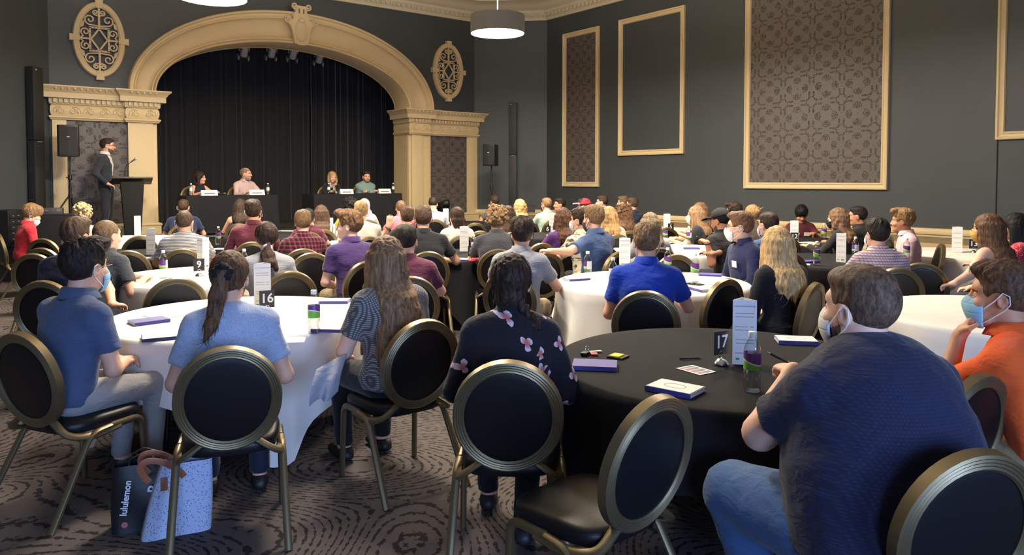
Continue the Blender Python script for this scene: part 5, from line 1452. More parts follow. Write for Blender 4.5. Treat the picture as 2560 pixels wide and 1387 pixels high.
# moving lights by the right pier
for px, py, l, s in ((1111, 497, 'larger black moving light before the right pier', 1.), (1088, 503, 'smaller black moving light before the right pier', .85)):
    p = onY(px, py, 15.1); h = p[2]-SZ; rt = empty('moving_light', (p[0], p[1], SZ), .3, l, 'stage light', 'moving lights before the right pier')
    q = MB(); q.box((0, 0, .06), (.22*s, .2, .12)); q.build('base', BLACK, rt, bevel=.01)
    for sx in (-1, 1): q = MB(); q.box((sx*.12*s, 0, .12+(h-.2)/2), (.03, .1, h-.2)); q.build('yoke_arm', BLACK, rt, bevel=.006)
    q = MB(); q.lathe([(.06, -.12), (.09, -.08), (.09, .1), (.075, .12), (.06, .121)], 16); o = q.build('head', BLACK, rt, smooth=True); o.location = (0, 0, h-.12); o.rotation_euler = (math.radians(75), 0, .4); o.scale = (s, s, s)
    q = MB(); q.lathe([(0, .124), (.05, .124)], 14); o = q.build('lens', plain('lens_glint', (120, 122, 128), .08, .8), rt); o.location = (0, 0, h-.12); o.rotation_euler = (math.radians(75), 0, .4)
# equipment rack on the far left of the stage platform
p = onz(4, 612, SZ); rt = empty('equipment_rack', (.88, 14.72, SZ), math.radians(45), 'black rack of sound equipment at the far left edge', 'equipment rack')
q = MB(); q.box((0, 0, .28), (.52, .45, .56)); q.build('case', BLACK, rt, bevel=.01)
for i in range(5):
    q = MB(); q.box((0, -.228, .09+.095*i), (.46, .012, .084)); f_ = q.build('rack_unit', plain('rack_face', (34, 35, 38), .4), rt)
    for j in range(4):
        q = MB(); q.lathe([(.012, 0), (.010, .016), (0, .016)], 8); o = q.build('knob', plain('knob_silver', (170, 172, 176), .35, .6), f_); o.location = (-.17+.11*j, -.234, .09+.095*i); o.rotation_euler = (math.radians(90), 0, 0)
# small case on a black clothed stand
p = atd(138, 535, 11.9); rt = empty('clothed_stand', (p[0], p[1], 0), -.4, 'low black clothed stand beside the person in red', 'stand')
zt = p[2]
q = MB(); q.add([(-.32, -.24, 0), (.32, -.24, 0), (.32, .24, 0), (-.32, .24, 0), (-.29, -.21, zt-.01), (.29, -.21, zt-.01), (.29, .21, zt-.01), (-.29, .21, zt-.01)], [(3, 2, 1, 0), (4, 5, 6, 7), (0, 1, 5, 4), (1, 2, 6, 5), (2, 3, 7, 6), (3, 0, 4, 7)]); q.build('cloth_cover', BLACK_T, rt, bevel=.02)
q = MB(); q.box((0, 0, zt-.005), (.56, .4, .01)); q.build('board', MATT, rt)
rt = empty('equipment_case', (p[0]-.02, p[1], zt+.001), -.25, 'small grey latched case on the clothed stand by the left pier', 'case')
q = MB(); q.box((0, 0, .05), (.26, .18, .10)); q.build('body', plain('case_grey', (86, 84, 82), .4, .4), rt, bevel=.006)
for sx in (-1, 1): q = MB(); q.box((sx*.08, -.093, .06), (.04, .008, .03)); q.build('latch', STEEL, rt)
# ------------------------------------------------------------------ table layout (centres read off the table tops)
def tpx(x, y): p = onz(x, y, TZ); return p[0], p[1]
LAY = [('16', tpx(600, 788), True, 'round table nearest the front left, number sixteen'),
       ('9', tpx(517, 688), True, 'round table number nine behind the light blue blouse'),
       ('17', tpx(1812, 902), False, 'round table nearest the camera, number seventeen'),
       ('FR', tpx(2520, 785), True, 'bare round table behind the orange shirt'),
       ('C', tpx(1630, 704), True, 'round table of the person in royal blue'),
       ('CB', (7.55, 6.25), True, 'round table of the person in the black cap'),
       ('5', tpx(1690, 576), True, 'round table number five by the long wall'),
       ('12', tpx(2010, 602), False, 'round table number twelve by the long wall'),
       ('11', tpx(2060, 650), False, 'round table before the person in the checked shirt'),
       ('13', tpx(2400, 633), True, 'round table number thirteen by the long wall'),
       ('6', tpx(1420, 588), False, 'round table number six in the middle of the hall'),
       ('10', tpx(1105, 637), False, 'round table of the person in the black polo shirt'),
       ('1', tpx(320, 597), True, 'round table number one by the lectern'),
       ('2', (1.9, 9.95), False, 'round table behind the person in the striped shirt'),
       ('W', tpx(965, 597), True, 'round table half hidden by the person in purple'),
       ('st', (4.35, 11.85), False, 'round table before the left stage table'),
       ('st2', (8.6, 13.0), False, 'round table nearest the right pier')]
for i, (k, (x, y), wh, lab) in enumerate(LAY):
    round_table(k, x, y, wh, lab, seed=i+1)
def ot(px, py): p = onz(px, py, ZT); return (float(p[0]), float(p[1]), ZT)
# bottles (foot pixel)
for px, py, rz, l in [(1880, 977, 3.4, 'water bottle nearest the camera, before the large person in navy'), (785, 833, 5.4, 'water bottle on table sixteen before the dotted grey blouse'), (409, 695, 2.9, 'water bottle beside the hands of the person in dark grey'), (611, 690, 1., 'water bottle left of the heather grey T-shirt'),
                      (1469, 698, 1.6, 'water bottle on the left of the table of the person in royal blue'), (1532, 720, .4, 'water bottle against the arm of the person in royal blue'), (1669, 685, 3., 'water bottle behind the shoulder of the person in royal blue'), (1737, 705, 3.2, 'water bottle beside a phone before the person with the name badge'),
                      (1528, 614, 3.1, 'water bottle behind the person in the blue shirt'), (1722, 611, 2.2, 'left of two water bottles before the white-masked person in black'), (1731, 606, 3., 'right of two water bottles before the white-masked person in black'), (2042, 663, 3.6, 'water bottle on the dark table by the black blazer'), (2140, 668, 1.2, 'water bottle behind the tall tent card and checked shirt'),
                      (2268, 672, 3.2, 'water bottle between the checked shirt and the pink shirt'), (2448, 632, 1., 'water bottle beside the number thirteen'), (2060, 600, 3.3, 'water bottle beside the person in the maroon shirt'), (546, 612, 3.5, 'water bottle beyond the striped shirt near the stage'), (1441, 577, 3., 'water bottle behind the person in the purple top'), (1184, 640, 1., 'water bottle beside the charcoal polo shirt'), (1663, 604, 3., 'water bottle beside the number five')]:
    if (px, py) == (2268, 672): px, py = 2266, 652
    if (px, py) == (2140, 668): px, py = 2138, 648
    bottle(ot(px, py), rz, l)
# tent cards (foot pixel, turn)
for px, py, b_, l in [(658, 770, 6, 'tall white tent card behind the number sixteen'), (1858, 908, -8, 'tall white tent card beside the number seventeen'), (508, 672, 62, 'tent card behind the number nine'), (1560, 672, -12, 'tent card left of the person in royal blue'), (381, 636, 30, 'tent card left of the striped shirt'), (347, 588, 30, 'tent card on table one before the pier'),
                      (1160, 628, -4, 'tent card before the person in the white shirt'), (1381, 584, -4, 'tent card behind the number six'), (2106, 666, 28, 'tent card on the dark table beside the checked shirt'), (2392, 630, -2, 'tent card on table thirteen'), (1985, 606, -4, 'tent card behind the number twelve'), (1667, 580, 0, 'tent card beside the number five'), (1409, 572, 0, 'tent card beyond the person in purple'), (822, 568, 90, 'tent card seen edge-on beside the striped blouse'), (1119, 560, 0, 'tent card before the person in the pale grey shirt')]:
    if px == 2106: py = 655
    if px == 822: p = atd(822, 560, 11.4); p = (p[0], p[1], ZT)
    elif px == 1119: p = (8.15, 12.75, ZT)
    elif px == 1409: p = (8.6, 9.35, ZT)
    else: p = ot(px, py)
    tent_card(p, b_+math.degrees(math.atan((px-CX)/F)), l, px in (658, 1858, 508, 1560, 2106))
for px, py, b_, n, l in [(668, 788, -14, '16', 'black table number sixteen tilted on a chrome stand'), (1803, 912, -48, '17', 'black table number seventeen on a chrome stand'), (498, 691, -16, '9', 'black table number nine on a chrome stand'), (1369, 590, 8, '6', 'black table number six'), (297, 602, 12, '1', 'black table number one'), (1181, 652, -10, '10', 'black table number half hidden by a bottle'), (1986, 611, -5, '12', 'black table number twelve'), (2434, 632, -12, '13', 'black table number thirteen'), (1677, 583, -8, '5', 'black table number five')]:
    number_stand(ot(px, py), b_+math.degrees(math.atan((px-CX)/F)), n, l)
V = lambda px, py, px2, py2: math.atan2(*(lambda a, b_: ((b_-a)[1], (b_-a)[0]))(onz(px, py, ZT), onz(px2, py2, ZT)))
# table seventeen
notebook(ot(1487, 917), V(1425, 920, 1550, 925)+math.pi/2, 'blue notebook lying beside the keys on the black table', False, .02)
notebook(ot(1688, 977), V(1625, 990, 1690, 960), 'white-topped notebook behind the empty chair in front', True, .02)
notebook(ot(1990, 855), V(1945, 855, 2030, 858)+1.57, 'white-topped notebook beyond the large person in navy', True, .02)
q = ot(1740, 925)
def multi():
    m, t, b = newmat('flyer_print'); X, Y, Z = t.sep(t.coord()); r = t.math('FRACT', t.math('MULTIPLY', Y, 26))
    ins = t.math('MULTIPLY', t.math('LESS_THAN', t.math('ABSOLUTE', X), .045), t.math('LESS_THAN', t.math('ABSOLUTE', Y), .065))
    c = t.mix(t.math('GREATER_THAN', X, .0), srgb(128, 72, 92), srgb(60, 66, 110)); c = t.mix(t.math('LESS_THAN', r, .22), c, srgb(190, 176, 176))
    t.set(b.inputs['Base Color'], t.mix(ins, srgb(228, 222, 214), c)); return m
sheet(q, V(1700, 915, 1780, 938)+1.57, 'small printed flyer in the middle of the black table', (.11, .15), multi())
pen(ot(1725, 898), V(1690, 900, 1760, 897), 'black pen lying on the black table behind the flyer')
# keys and sticky notes
p = ot(1478, 886); rt = empty('key_bunch', p, .4, 'bunch of keys with red and white fobs on the black table', 'keys')
q = MB(); q.box((-.03, .02, .009), (.06, .03, .018)); q.build('car_fob', BLACK, rt, bevel=.005)
q = MB(); q.box((.0, -.015, .006), (.05, .035, .008), .6); q.build('red_fob', plain('fob_red', (176, 52, 48), .5), rt, bevel=.003)
q = MB(); q.box((.05, .0, .006), (.075, .022, .006), -.7); q.build('white_fob', plain('fob_white', (214, 204, 190), .6), rt, bevel=.002)
q = MB(); q.tube([(.014+.02*math.cos(a), .03, .022+.02*math.sin(a)) for a in np.linspace(0, 2*math.pi, 18, endpoint=False)], .0016, 6, closed=True); q.build('ring', CHROME, rt, smooth=True)
p = ot(1545, 893); rt = empty('sticky_notes', p, .3, 'pad of yellow sticky notes in a small black case', 'sticky notes')
q = MB(); q.box((0, 0, .004), (.085, .085, .008)); q.build('case', BLACK, rt); q = MB(); q.box((-.005, .005, .011), (.066, .055, .006)); q.build('pad', plain('note_yellow', (228, 208, 52), .7), rt)
# table sixteen
notebook(ot(372, 806), V(315, 812, 425, 798)+1.57, 'purple notebook at the left edge of table sixteen', False, .02)
notebook(ot(838, 755), V(815, 760, 870, 748)+.5, 'notebook with pen on the far side of table sixteen', True, .018)
notebook(ot(830, 825), V(800, 832, 855, 815)+.3, 'blue notebook and sheet before the dotted grey blouse', True, .018)
notebook(ot(405, 845), V(385, 850, 440, 845)+1.57, 'dark-edged notebook with ribbon before the person in light blue', True, .016, plain('notebook_navy', (40, 42, 80), .6))
sheet(ot(430, 785), .3, 'open white booklet beyond the purple notebook', (.3, .21)); sheet(ot(715, 850), 1.1, 'white sheet by the elbow of the person in light blue', (.15, .21))
pen(ot(835, 744), .2, 'pen on the notebook at the far side of table sixteen')
# table nine and others
sheet(ot(460, 680), .4, 'white folded sheet on table nine', (.2, .12)); sheet(ot(560, 622), .9, 'printed sheet near the striped shirt', (.2, .28))
notebook(ot(1440, 699), V(1400, 700, 1480, 695)+1.57, 'notebook with papers before the person in the grey polo', True, .016)
notebook(ot(1755, 725), V(1700, 722, 1780, 735)+1.3, 'blue notebook with ring-printed sheet beside the empty chair', True, .018)
sheet(ot(1790, 707), 1., 'white printed sheets beside the phone', (.21, .29)); sheet(ot(1705, 700), .2, 'white sheet before the person with the name badge', (.21, .29)); phone(ot(1737, 711), V(1715, 708, 1760, 714)+1.57, 'black phone lying by a water bottle')
notebook(ot(1775, 688), .6, 'blue notebook before the person with the name badge', False, .014)
notebook(ot(1728, 622), .8, 'purple notebook before the person in the black cap', False, .016); sheet(ot(1690, 606), .5, 'white sheets before the white-masked person in black', (.2, .28))
sheet(ot(1562, 612), .1, 'white papers behind the person in the blue shirt', (.2, .28))
notebook(ot(2020, 655), 1.2, 'blue notebook beside the bottle on the dark table', False, .016); sheet(ot(2000, 660), .5, 'white sheet beside the black blazer on the dark table', (.15, .2))
sheet(ot(2018, 606), 1.2, 'white papers before the person in the maroon shirt', (.21, .29)); sheet(ot(2040, 612), .4, 'white sheet at the edge of table twelve', (.2, .26))
sheet(ot(2353, 638), .7, 'folded papers on table thirteen', (.14, .2)); sheet(ot(2425, 628), 1.1, 'dark-edged papers beside the number thirteen', (.14, .2))
sheet(ot(312, 605), .7, 'white card before the number one', (.1, .16)); sheet(ot(358, 645), .3, 'small notepad beside the tent card on the left black table', (.12, .16))
sheet(ot(718, 577), .8, 'white papers on the table before the stage', (.22, .3)); sheet(ot(1380, 596), .2, 'white slip beside the number six', (.1, .14))
notebook(ot(1155, 650), .5, 'blue notebook before the person in the black polo', True, .014)
# floral pouch on table ten
p = ot(1182, 655); rt = empty('red_pouch', p, .3, 'small red and pink crumpled pouch on the black table', 'pouch')
b2 = [Ell((0, 0, .018), (.05, .03, .018)), Ell((.03, .015, .03), (.03, .02, .012)), Cone((-.03, 0, .02), (.03, -.02, .03), .012, .016, .01)]
me_, _, _ = skin_mesh('pouch', b2, .006, disp=fold(9, .004)); link('pouch', me_, plain('pouch_red', (205, 60, 84), .7, var=.3, vscale=60), rt)
# ------------------------------------------------------------------ the audience and the panel
BR, DB, LB, BL, BK, GY, AU = (86, 62, 44), (52, 38, 30), (124, 94, 62), (196, 158, 100), (24, 22, 23), (112, 102, 92), (120, 74, 48)
JEAN = cloth('denim', (70, 96, 132)); DKJ = cloth('denim_dark', (38, 46, 66)); KH = cloth('khaki', (158, 138, 104)); GYP = cloth('grey_trousers', (150, 146, 144)); BLP = cloth('black_trousers', (26, 26, 30)); NVP = cloth('navy_trousers', (34, 38, 56))
WM, BM, SM = (228, 228, 226), (34, 36, 42), (150, 196, 216)
def P(who, x, y, d, body, head=None, mk_chair=True, chair_b=None, floor=0., chair_dx=0., chair_dy=0., **kw):
    th = math.degrees(math.atan((x-CX)/F)); body += th; head = None if head is None else head+th     # turns are read relative to the line of sight
    if chair_b is not None: chair_b += th
    kw.setdefault('near', 0 if d < 4.7 else (1 if d < 9.2 else 2))
    kw.setdefault('pants', [DKJ, NVP, BLP, KH][len(PEOPLE) % 4])
    i = person('person '+who, x, y, d, body, head, floor=floor, **kw)
    if mk_chair:
        rz = heading(body if chair_b is None else chair_b); l = i['loc']; off = rotz(rz)@V3(chair_dx, chair_dy, 0)
        chair(l[0]+off[0], l[1]+off[1], rz, chair_label(who), floor)
    return i
def chair_label(who):
    s = who.split(',')[0]
    if len(s.split()) > 11: s = s.split(' with ')[0]
    return 'banquet chair under the person '+s
# --- front row of the picture
P('in a blue polo shirt and lanyard, seated at front left', 203, 602, 3.82, 56, 46, chair_b=52, chair_dy=.08, hair=('swept', (44, 32, 26)), shirt=cloth('sh_bluepolo', (70, 84, 114)), pants=GYP, mask=(SM, False), lanyard=(24, 28, 52), pose='clasp', lean=9, glasses=True, skin='light', w=1.02)
P('in a light blue speckled blouse, seen from behind', 572, 627, 3.6, 2, 12, male=False, hair=('pony', (112, 76, 48)), shirt=cloth('sh_speck', (156, 170, 196), 'speck', (214, 218, 228)), pants=NVP, pose='lap', lean=10, collar=False, w=1.12, lanyard=(30, 30, 36))
P('in a grey dotted blouse and black trousers', 965, 592, 4.15, -28, -16, male=False, hl=1.75, hair=('longwavy', (150, 112, 74)), shirt=cloth('sh_dots', (80, 78, 80), 'dots', (150, 146, 144)), pants=BLP, pose='knee', lean=8, collar=False, w=1.2, skin='fair')
P('in a black floral blouse, seen from behind', 1278, 636, 3.42, 2, 8, male=False, hair=('braid', (62, 42, 32)), shirt=cloth('sh_floral', (28, 25, 33), 'floral', (214, 196, 200), 1.35, (190, 104, 100)), sleeve='long', pants=BLP, pose='lap', lean=15, collar=True, w=1.15, shoes=(34, 34, 38), legs={1: ((.10, .36, .50), (.06, .02, .10))})
P('in a navy checked polo shirt and jeans, largest at the front right', 2165, 663, 2.42, -38, -52, hair=('fade', (112, 84, 62)), shirt=cloth('sh_bignavy', (30, 33, 58), 'texture', (37, 41, 72), 1.7), pants=cloth('denim_mid', (72, 104, 152)), w=1.95, legw=1.12, lean=14, beard=(92, 58, 36), mask=(WM, False), arms={'L': {'px': (1985, 928, 2.6), 'dir': (.2, .9, -.1), 'curl': .9}}, skin='fair', hs=1.06, collar=True, legspread=.2)
P('in a bright orange polo shirt with a hand at the face mask', 2522, 655, 3.0, -72, -84, hair=('short', (104, 70, 44)), shirt=cloth('sh_orange', (232, 94, 36)), pants=KH, mask=(SM, False), lean=14, arms={'L': {'w': (-.05, .30, 1.00), 'dir': (.15, -.45, .75), 'palm': (.2, -.8, -.3), 'pole': (-.35, .3, -1.), 'curl': .8}, 'R': 'fold'}, skin='tan')
# --- left block
P('in a red polo shirt with grey panels, looking down', 85, 511, 10.6, 75, 82, hair=('mop', (150, 112, 70)), shirt=cloth('sh_red', (196, 44, 56)), pants=KH, mask=(WM, True), pitch=22, lean=8, pose='lap', near=1, skin='fair')
P('in a pale shirt facing the lectern, behind the navy shirt', 206, 514, 10.0, -5, 0, male=False, hair=('curly', (206, 176, 116)), shirt=cloth('sh_pale', (176, 172, 168)), pose='lap', near=1)
P('in a dark navy shirt at the left, arm on the table', 185, 545, 5.75, 30, 42, hair=('short', (88, 64, 46)), shirt=cloth('sh_dknavy', (28, 32, 52)), pants=NVP, lean=10, arms={'R': {'px': (300, 812, 5.2), 'dir': (.2, .9, -.2)}}, skin='light', w=1.05)
P('in a dark grey polo shirt with clasped hands on the table', 263, 549, 6.35, 38, 50, hair=('buzz', (140, 108, 78)), shirt=cloth('sh_grey1', (70, 74, 80)), pants=GYP, lean=16, arms={'L': {'px': (342, 690, 6.55), 'dir': (.4, .8, 0), 'curl': .9}, 'R': {'px': (362, 694, 6.45), 'dir': (-.4, .8, 0), 'curl': .9, 'pole': (.5, -.4, -1.)}}, skin='fair', w=1.08)
P('in a navy T-shirt leaning at the stage table', 458, 498, 12.5, 4, 10, hair=('fade', (84, 60, 42)), shirt=cloth('sh_navyT', (36, 44, 76)), lean=14, mask=(WM, False), near=1, w=1.2)
P('in a black and white striped T-shirt', 460, 525, 8.2, 4, 14, hair=('buzz', (98, 76, 58)), shirt=cloth('sh_stripe', (206, 206, 206), 'hstripe', (58, 60, 70)), lean=10, mask=(WM, False), w=1.3, collar=False)
P('in a sleeveless blue top before the stage table', 600, 497, 12.8, 4, 8, male=False, hair=('long', (70, 52, 40)), shirt=cloth('sh_bluetop', (44, 48, 92)), sleeve='none', collar=False, near=2)
P('in a scarlet shirt behind the maroon shirt', 640, 512, 10.9, 2, 2, hair=('short', DB), shirt=cloth('sh_scarlet', (206, 44, 44)), w=1.1)
P('in a plain maroon shirt, back to the camera', 632, 502, 9.1, 2, 0, hair=('swept', (74, 54, 40)), shirt=cloth('sh_maroon1', (104, 46, 62)), sleeve='long', lean=12, mask=(WM, False), near=1, w=1.1)
P('in a heather grey T-shirt before the plaid shirt', 666, 555, 6.2, -6, -2, male=False, hair=('lowpony', (66, 44, 34)), shirt=cloth('sh_heather', (152, 154, 160)), lean=10, collar=False, pose='lap', chair_dx=.13)
P('in a red and black plaid shirt', 757, 525, 8.2, 0, 2, hair=('short', (138, 104, 66)), shirt=cloth('sh_plaid', (118, 44, 60), 'plaid', (44, 22, 34), 1., (190, 130, 140)), sleeve='long', lean=9, mask=(BM, False), skin='fair')
P('in a dark wine shirt hidden behind the plaid shirt', 770, 522, 10.7, 0, 0, hair=('short', BK), shirt=cloth('sh_wine', (98, 34, 56)), near=2)
P('in a cream and blue striped blouse', 803, 513, 11.3, -3, -3, male=False, hair=('long', (92, 66, 46)), shirt=cloth('sh_bluestripe', (214, 200, 172), 'vstripe', (96, 100, 150), 1.3), collar=False, near=1, w=1.1)
P('in a purple polo shirt looking left', 878, 528, 7.0, -22, -72, hair=('swept', (140, 100, 60)), shirt=cloth('sh_purple', (72, 52, 102)), lean=10, pose='lap', skin='fair', near=0)
P('in a white T-shirt behind the purple polo', 903, 503, 9.9, -14, -10, hair=('short', (184, 148, 92)), shirt=cloth('sh_whiteT', (222, 216, 206)), lean=10, near=1, collar=False)
P('in a yellow and white patterned top near the stage', 876, 497, 12.9, -16, -25, hair=('curly', BK), shirt=cloth('sh_yellow', (210, 196, 60)), near=2, skin='brown')
P('in a pale grey headscarf near the stage', 911, 497, 13.9, -8, -2, male=False, hair=('none', BK), headscarf=cloth('scarf', (172, 172, 190)), shirt=cloth('sh_offw', (208, 204, 198)), sleeve='long', near=2, skin='brown')
P('in a pink shirt before the right stage table', 1002, 500, 12.8, -10, -6, hair=('buzz', (128, 98, 70)), shirt=cloth('sh_pink1', (206, 118, 130)), lean=12, near=1)
P('in a black top raising a hand with a dark watch', 1018, 517, 9.9, -10, -8, hair=('short', (96, 70, 50)), shirt=cloth('sh_blk1', (30, 30, 34)), arms={'L': {'px': (972, 566, 9.55), 'dir': (.12, .15, 1.), 'palm': (.3, 1., 0), 'pole': (-.8, -.2, -.8), 'curl': .2}}, near=1)
P('in a black polo shirt leaning on the black table', 1058, 515, 7.95, -6, -6, hair=('short', (96, 70, 50)), shirt=cloth('sh_blkpolo', (36, 37, 40)), lean=14, w=1.15, arms={'R': {'px': (1120, 648, 8.3), 'dir': (-.2, .9, 0)}}, mask=(BM, False))
P('in a maroon polo shirt between two chairs', 1015, 560, 5.95, -4, 6, hair=('fade', (42, 32, 28)), shirt=cloth('sh_maroon2', (98, 44, 66)), lean=9, w=1.05)
P('in a pale grey dress shirt writing near the right pier', 1083, 493, 14.2, -4, 6, hair=('fade', (56, 44, 36)), shirt=cloth('sh_pgrey', (170, 172, 180)), lean=18, pitch=22, near=1, w=1.1)
P('in a white collared shirt before a tent card', 1142, 518, 10.1, -12, -20, hair=('shoulder', (72, 48, 36)), shirt=cloth('sh_white2', (226, 220, 208)), near=1)
P('in a charcoal polo shirt beside the black table', 1242, 520, 8.2, -2, 4, hair=('curly', (168, 130, 82)), shirt=cloth('sh_char', (64, 64, 70)), lean=12, w=1.2)
P('in a grey top beneath the right loudspeaker', 1237, 488, 16.3, -28, -30, hair=('short', (80, 60, 44)), shirt=cloth('sh_g3', (96, 96, 100)), near=2)
P('in a brown top behind the charcoal polo shirt', 1270, 515, 10.6, -8, -8, male=False, hair=('longwavy', (84, 58, 44)), shirt=cloth('sh_br', (90, 70, 60)), near=2)
P('in a black top before the plain corner lectern', 1300, 498, 13.3, -24, -30, male=False, hair=('longwavy', (204, 160, 92)), shirt=cloth('sh_blk2', (34, 34, 38)), near=1, mask=(WM, False))
P('in a mint green shirt and black mask', 1368, 494, 14.0, -20, -38, hair=('fade', (150, 112, 74)), shirt=cloth('sh_mint', (146, 168, 156)), near=1, mask=(BM, False), w=1.1)
P('in a grey shirt beside the mint green shirt', 1402, 494, 14.8, -95, -98, hair=('fade', (44, 36, 32)), shirt=cloth('sh_g4', (110, 114, 118)), near=1, skin='tan')
P('in a red and white cap and grey mask', 1462, 497, 13.4, -70, -82, hair=('short', DB), shirt=cloth('sh_wine2', (92, 36, 56)), near=1, mask=((168, 168, 172), False), cap=((200, 40, 52), (232, 228, 224), 0))
P('in a black shirt and pale blue mask by the wall', 1508, 488, 14.7, -60, -78, hair=('fade', (78, 56, 42)), shirt=cloth('sh_blk3', (32, 34, 40)), near=1, mask=((190, 216, 226), False))
P('in a purple satin top', 1408, 520, 9.3, -22, -24, male=False, hair=('longwavy', (104, 68, 46)), shirt=cloth('sh_satin', (92, 52, 118), rough=.45), near=1, collar=False)
P('in a cream shirt printed with palm leaves', 1455, 520, 8.3, -42, -60, hair=('short', (60, 44, 36)), shirt=cloth('sh_palm', (222, 212, 188), 'leaf', (72, 96, 84), 1.6, (96, 84, 70)), mask=((196, 212, 220), False), lean=8)
P('in a blue shirt and dark mask, arm along a chair back', 1487, 513, 7.7, -50, -46, hair=('short', (136, 102, 64)), shirt=cloth('sh_blue2', (66, 88, 130)), pants=NVP, mask=((56, 62, 74), False), arms={'L': {'px': (1352, 634, 7.05), 'dir': (-.3, .9, 0), 'pole': (-.2, -.2, -1.), 'curl': .9}, 'R': 'lap'}, lean=-2, near=0, w=1.08)
P('in a tan top behind the blue shirt', 1523, 516, 10.2, -18, -20, male=False, hair=('halfup', (196, 150, 88)), shirt=cloth('sh_tan', (190, 180, 160)), near=1, collar=False)
P('in a dark green top', 1560, 510, 11.0, -14, -16, male=False, hair=('longcurl', (120, 84, 54)), shirt=cloth('sh_dgreen', (48, 68, 62)), near=1, collar=False)
P('in a navy T-shirt by the wall rail', 1583, 493, 14.0, -46, -60, hair=('fade', (84, 60, 42)), shirt=cloth('sh_navy4', (34, 38, 60)), near=1, mask=(BM, False))
P('in a beige top half hidden behind the navy T-shirt', 1560, 490, 15.5, -70, -85, hair=('short', (130, 104, 76)), shirt=cloth('sh_bei', (150, 130, 110)), near=2)
P('in a light striped top behind the royal blue polo', 1626, 532, 8.3, -16, -14, male=False, hair=('highlight', (150, 124, 92)), shirt=cloth('sh_ltop', (190, 186, 182)), near=1, collar=False)
P('in a royal blue polo shirt', 1617, 557, 5.25, 0, -4, hair=('short', (142, 106, 68)), shirt=cloth('sh_royal', (26, 62, 168)), pants=GYP, lean=10, mask=(WM, False), near=0, w=1.1, pose='lap', arms={'R': 'table'})
P('in a grey polo shirt and khaki trousers', 1305, 545, 6.3, 14, -6, hair=('swept', (58, 42, 34)), shirt=cloth('sh_gpolo', (140, 142, 148)), pants=KH, mask=(BM, False), lean=9, pose='table', near=0, w=1.06)
# --- right block
P('in a black top and white mask, facing left', 1742, 515, 10.5, -78, -80, male=False, hair=('long', (168, 128, 86)), shirt=cloth('sh_blk4', (38, 40, 46)), near=1, mask=(WM, False), collar=False, pose='table')
P('in a maroon top behind the white-masked person', 1752, 506, 11.8, -84, -84, male=False, hair=('long', (140, 104, 70)), shirt=cloth('sh_maroon4', (84, 40, 52)), near=2)
P('in a black cap and black polo shirt holding a pen', 1798, 522, 8.55, -44, -56, hair=('fade', BK), shirt=cloth('sh_blk5', (34, 34, 36)), skin='tan', cap=((34, 34, 38), (30, 30, 34), 0), pitch=14, lean=12, beard=(34, 26, 24), arms={'L': {'px': (1768, 606, 8.3), 'dir': (.1, .9, .2), 'curl': .8}, 'R': {'px': (1745, 652, 8.1), 'dir': (-.1, .9, 0.1), 'pole': (.6, -.5, -1.)}}, w=1.15)
P('in a grey top behind the black cap', 1838, 507, 11.4, -64, -74, hair=('swept', (66, 48, 38)), shirt=cloth('sh_g6', (110, 100, 98)), near=2)
P('in a brown top behind the navy shirt and white mask', 1882, 512, 10.3, -40, -40, male=False, hair=('bun', (176, 134, 80)), shirt=cloth('sh_br2', (96, 80, 70)), near=1)
P('in a navy shirt with a white name badge and white mask', 1855, 530, 6.9, -118, -86, hair=('short', (128, 88, 58)), shirt=cloth('sh_navy5', (38, 44, 84)), sleeve='long', glasses=True, mask=(WM, False), badge=-1, pose='lap', lean=4, near=0, skin='fair', w=1.12, lanyard=(20, 20, 40))
P('in a blue shirt half hidden behind the black blazer', 1924, 530, 7.75, -30, -40, hair=('fade', (66, 48, 38)), shirt=cloth('sh_blue5', (60, 84, 128)), near=1, mask=((200, 214, 224), False))
P('in a black blazer on a chair turned left', 1945, 567, 5.45, -42, -30, chair_b=-68, chair_dy=.09, male=False, hl=1.2, hair=('long', (226, 182, 112)), shirt=cloth('sh_blazer', (28, 28, 32)), sleeve='long', pants=BLP, near=0, collar=False, pose='lap', w=1.12)
P('in a maroon shirt with a name badge, looking down', 2005, 515, 11.9, 172, 168, hair=('mop', BK), shirt=cloth('sh_maroon5', (92, 40, 48)), pitch=26, lean=12, badge=-1, near=1, skin='tan')
P('in a black top and black mask before the wall rail', 2097, 520, 9.4, -72, -76, male=False, hair=('longwavy', (132, 96, 62)), shirt=cloth('sh_blk6', (36, 36, 38)), sleeve='long', near=1, mask=((26, 26, 28), False), collar=False, pose='table')
P('in a black shirt beside the black-masked person', 2148, 515, 9.95, -66, -82, hair=('fade', (40, 32, 28)), shirt=cloth('sh_blk7', (28, 28, 31)), sleeve='long', near=1, skin='tan')
P('in a pink and grey checked dress shirt', 2196, 547, 6.55, -22, -30, hair=('short', (48, 38, 32)), shirt=cloth('sh_check', (206, 180, 186), 'check', (112, 100, 122)), pants=cloth('slate_trousers', (72, 78, 104)), sleeve='long', lean=12, mask=(WM, False), near=0, w=1.12)
P('in a pale pink shirt with a dark strap, in profile', 2262, 523, 8.55, -98, -82, hair=('swept', (154, 114, 68)), shirt=cloth('sh_pink2', (216, 184, 190)), sleeve='half', near=1, lanyard=(30, 30, 36), pose='lap', skin='tan')
P('in a mustard sleeveless top, glasses and yellow mask', 2474, 535, 6.7, -62, -74, male=False, hl=1.4, hair=('long', (118, 82, 54)), shirt=cloth('sh_mustard', (196, 148, 88), 'speck', (120, 80, 50), .4), sleeve='none', glasses=True, mask=((206, 166, 88), False), near=0, collar=False, w=1.12, pose='lap', arms={'L': {'px': (2372, 722, 6.3), 'dir': (0, .9, -.3), 'pole': (-.5, -.2, -1.)}}, skin='fair')
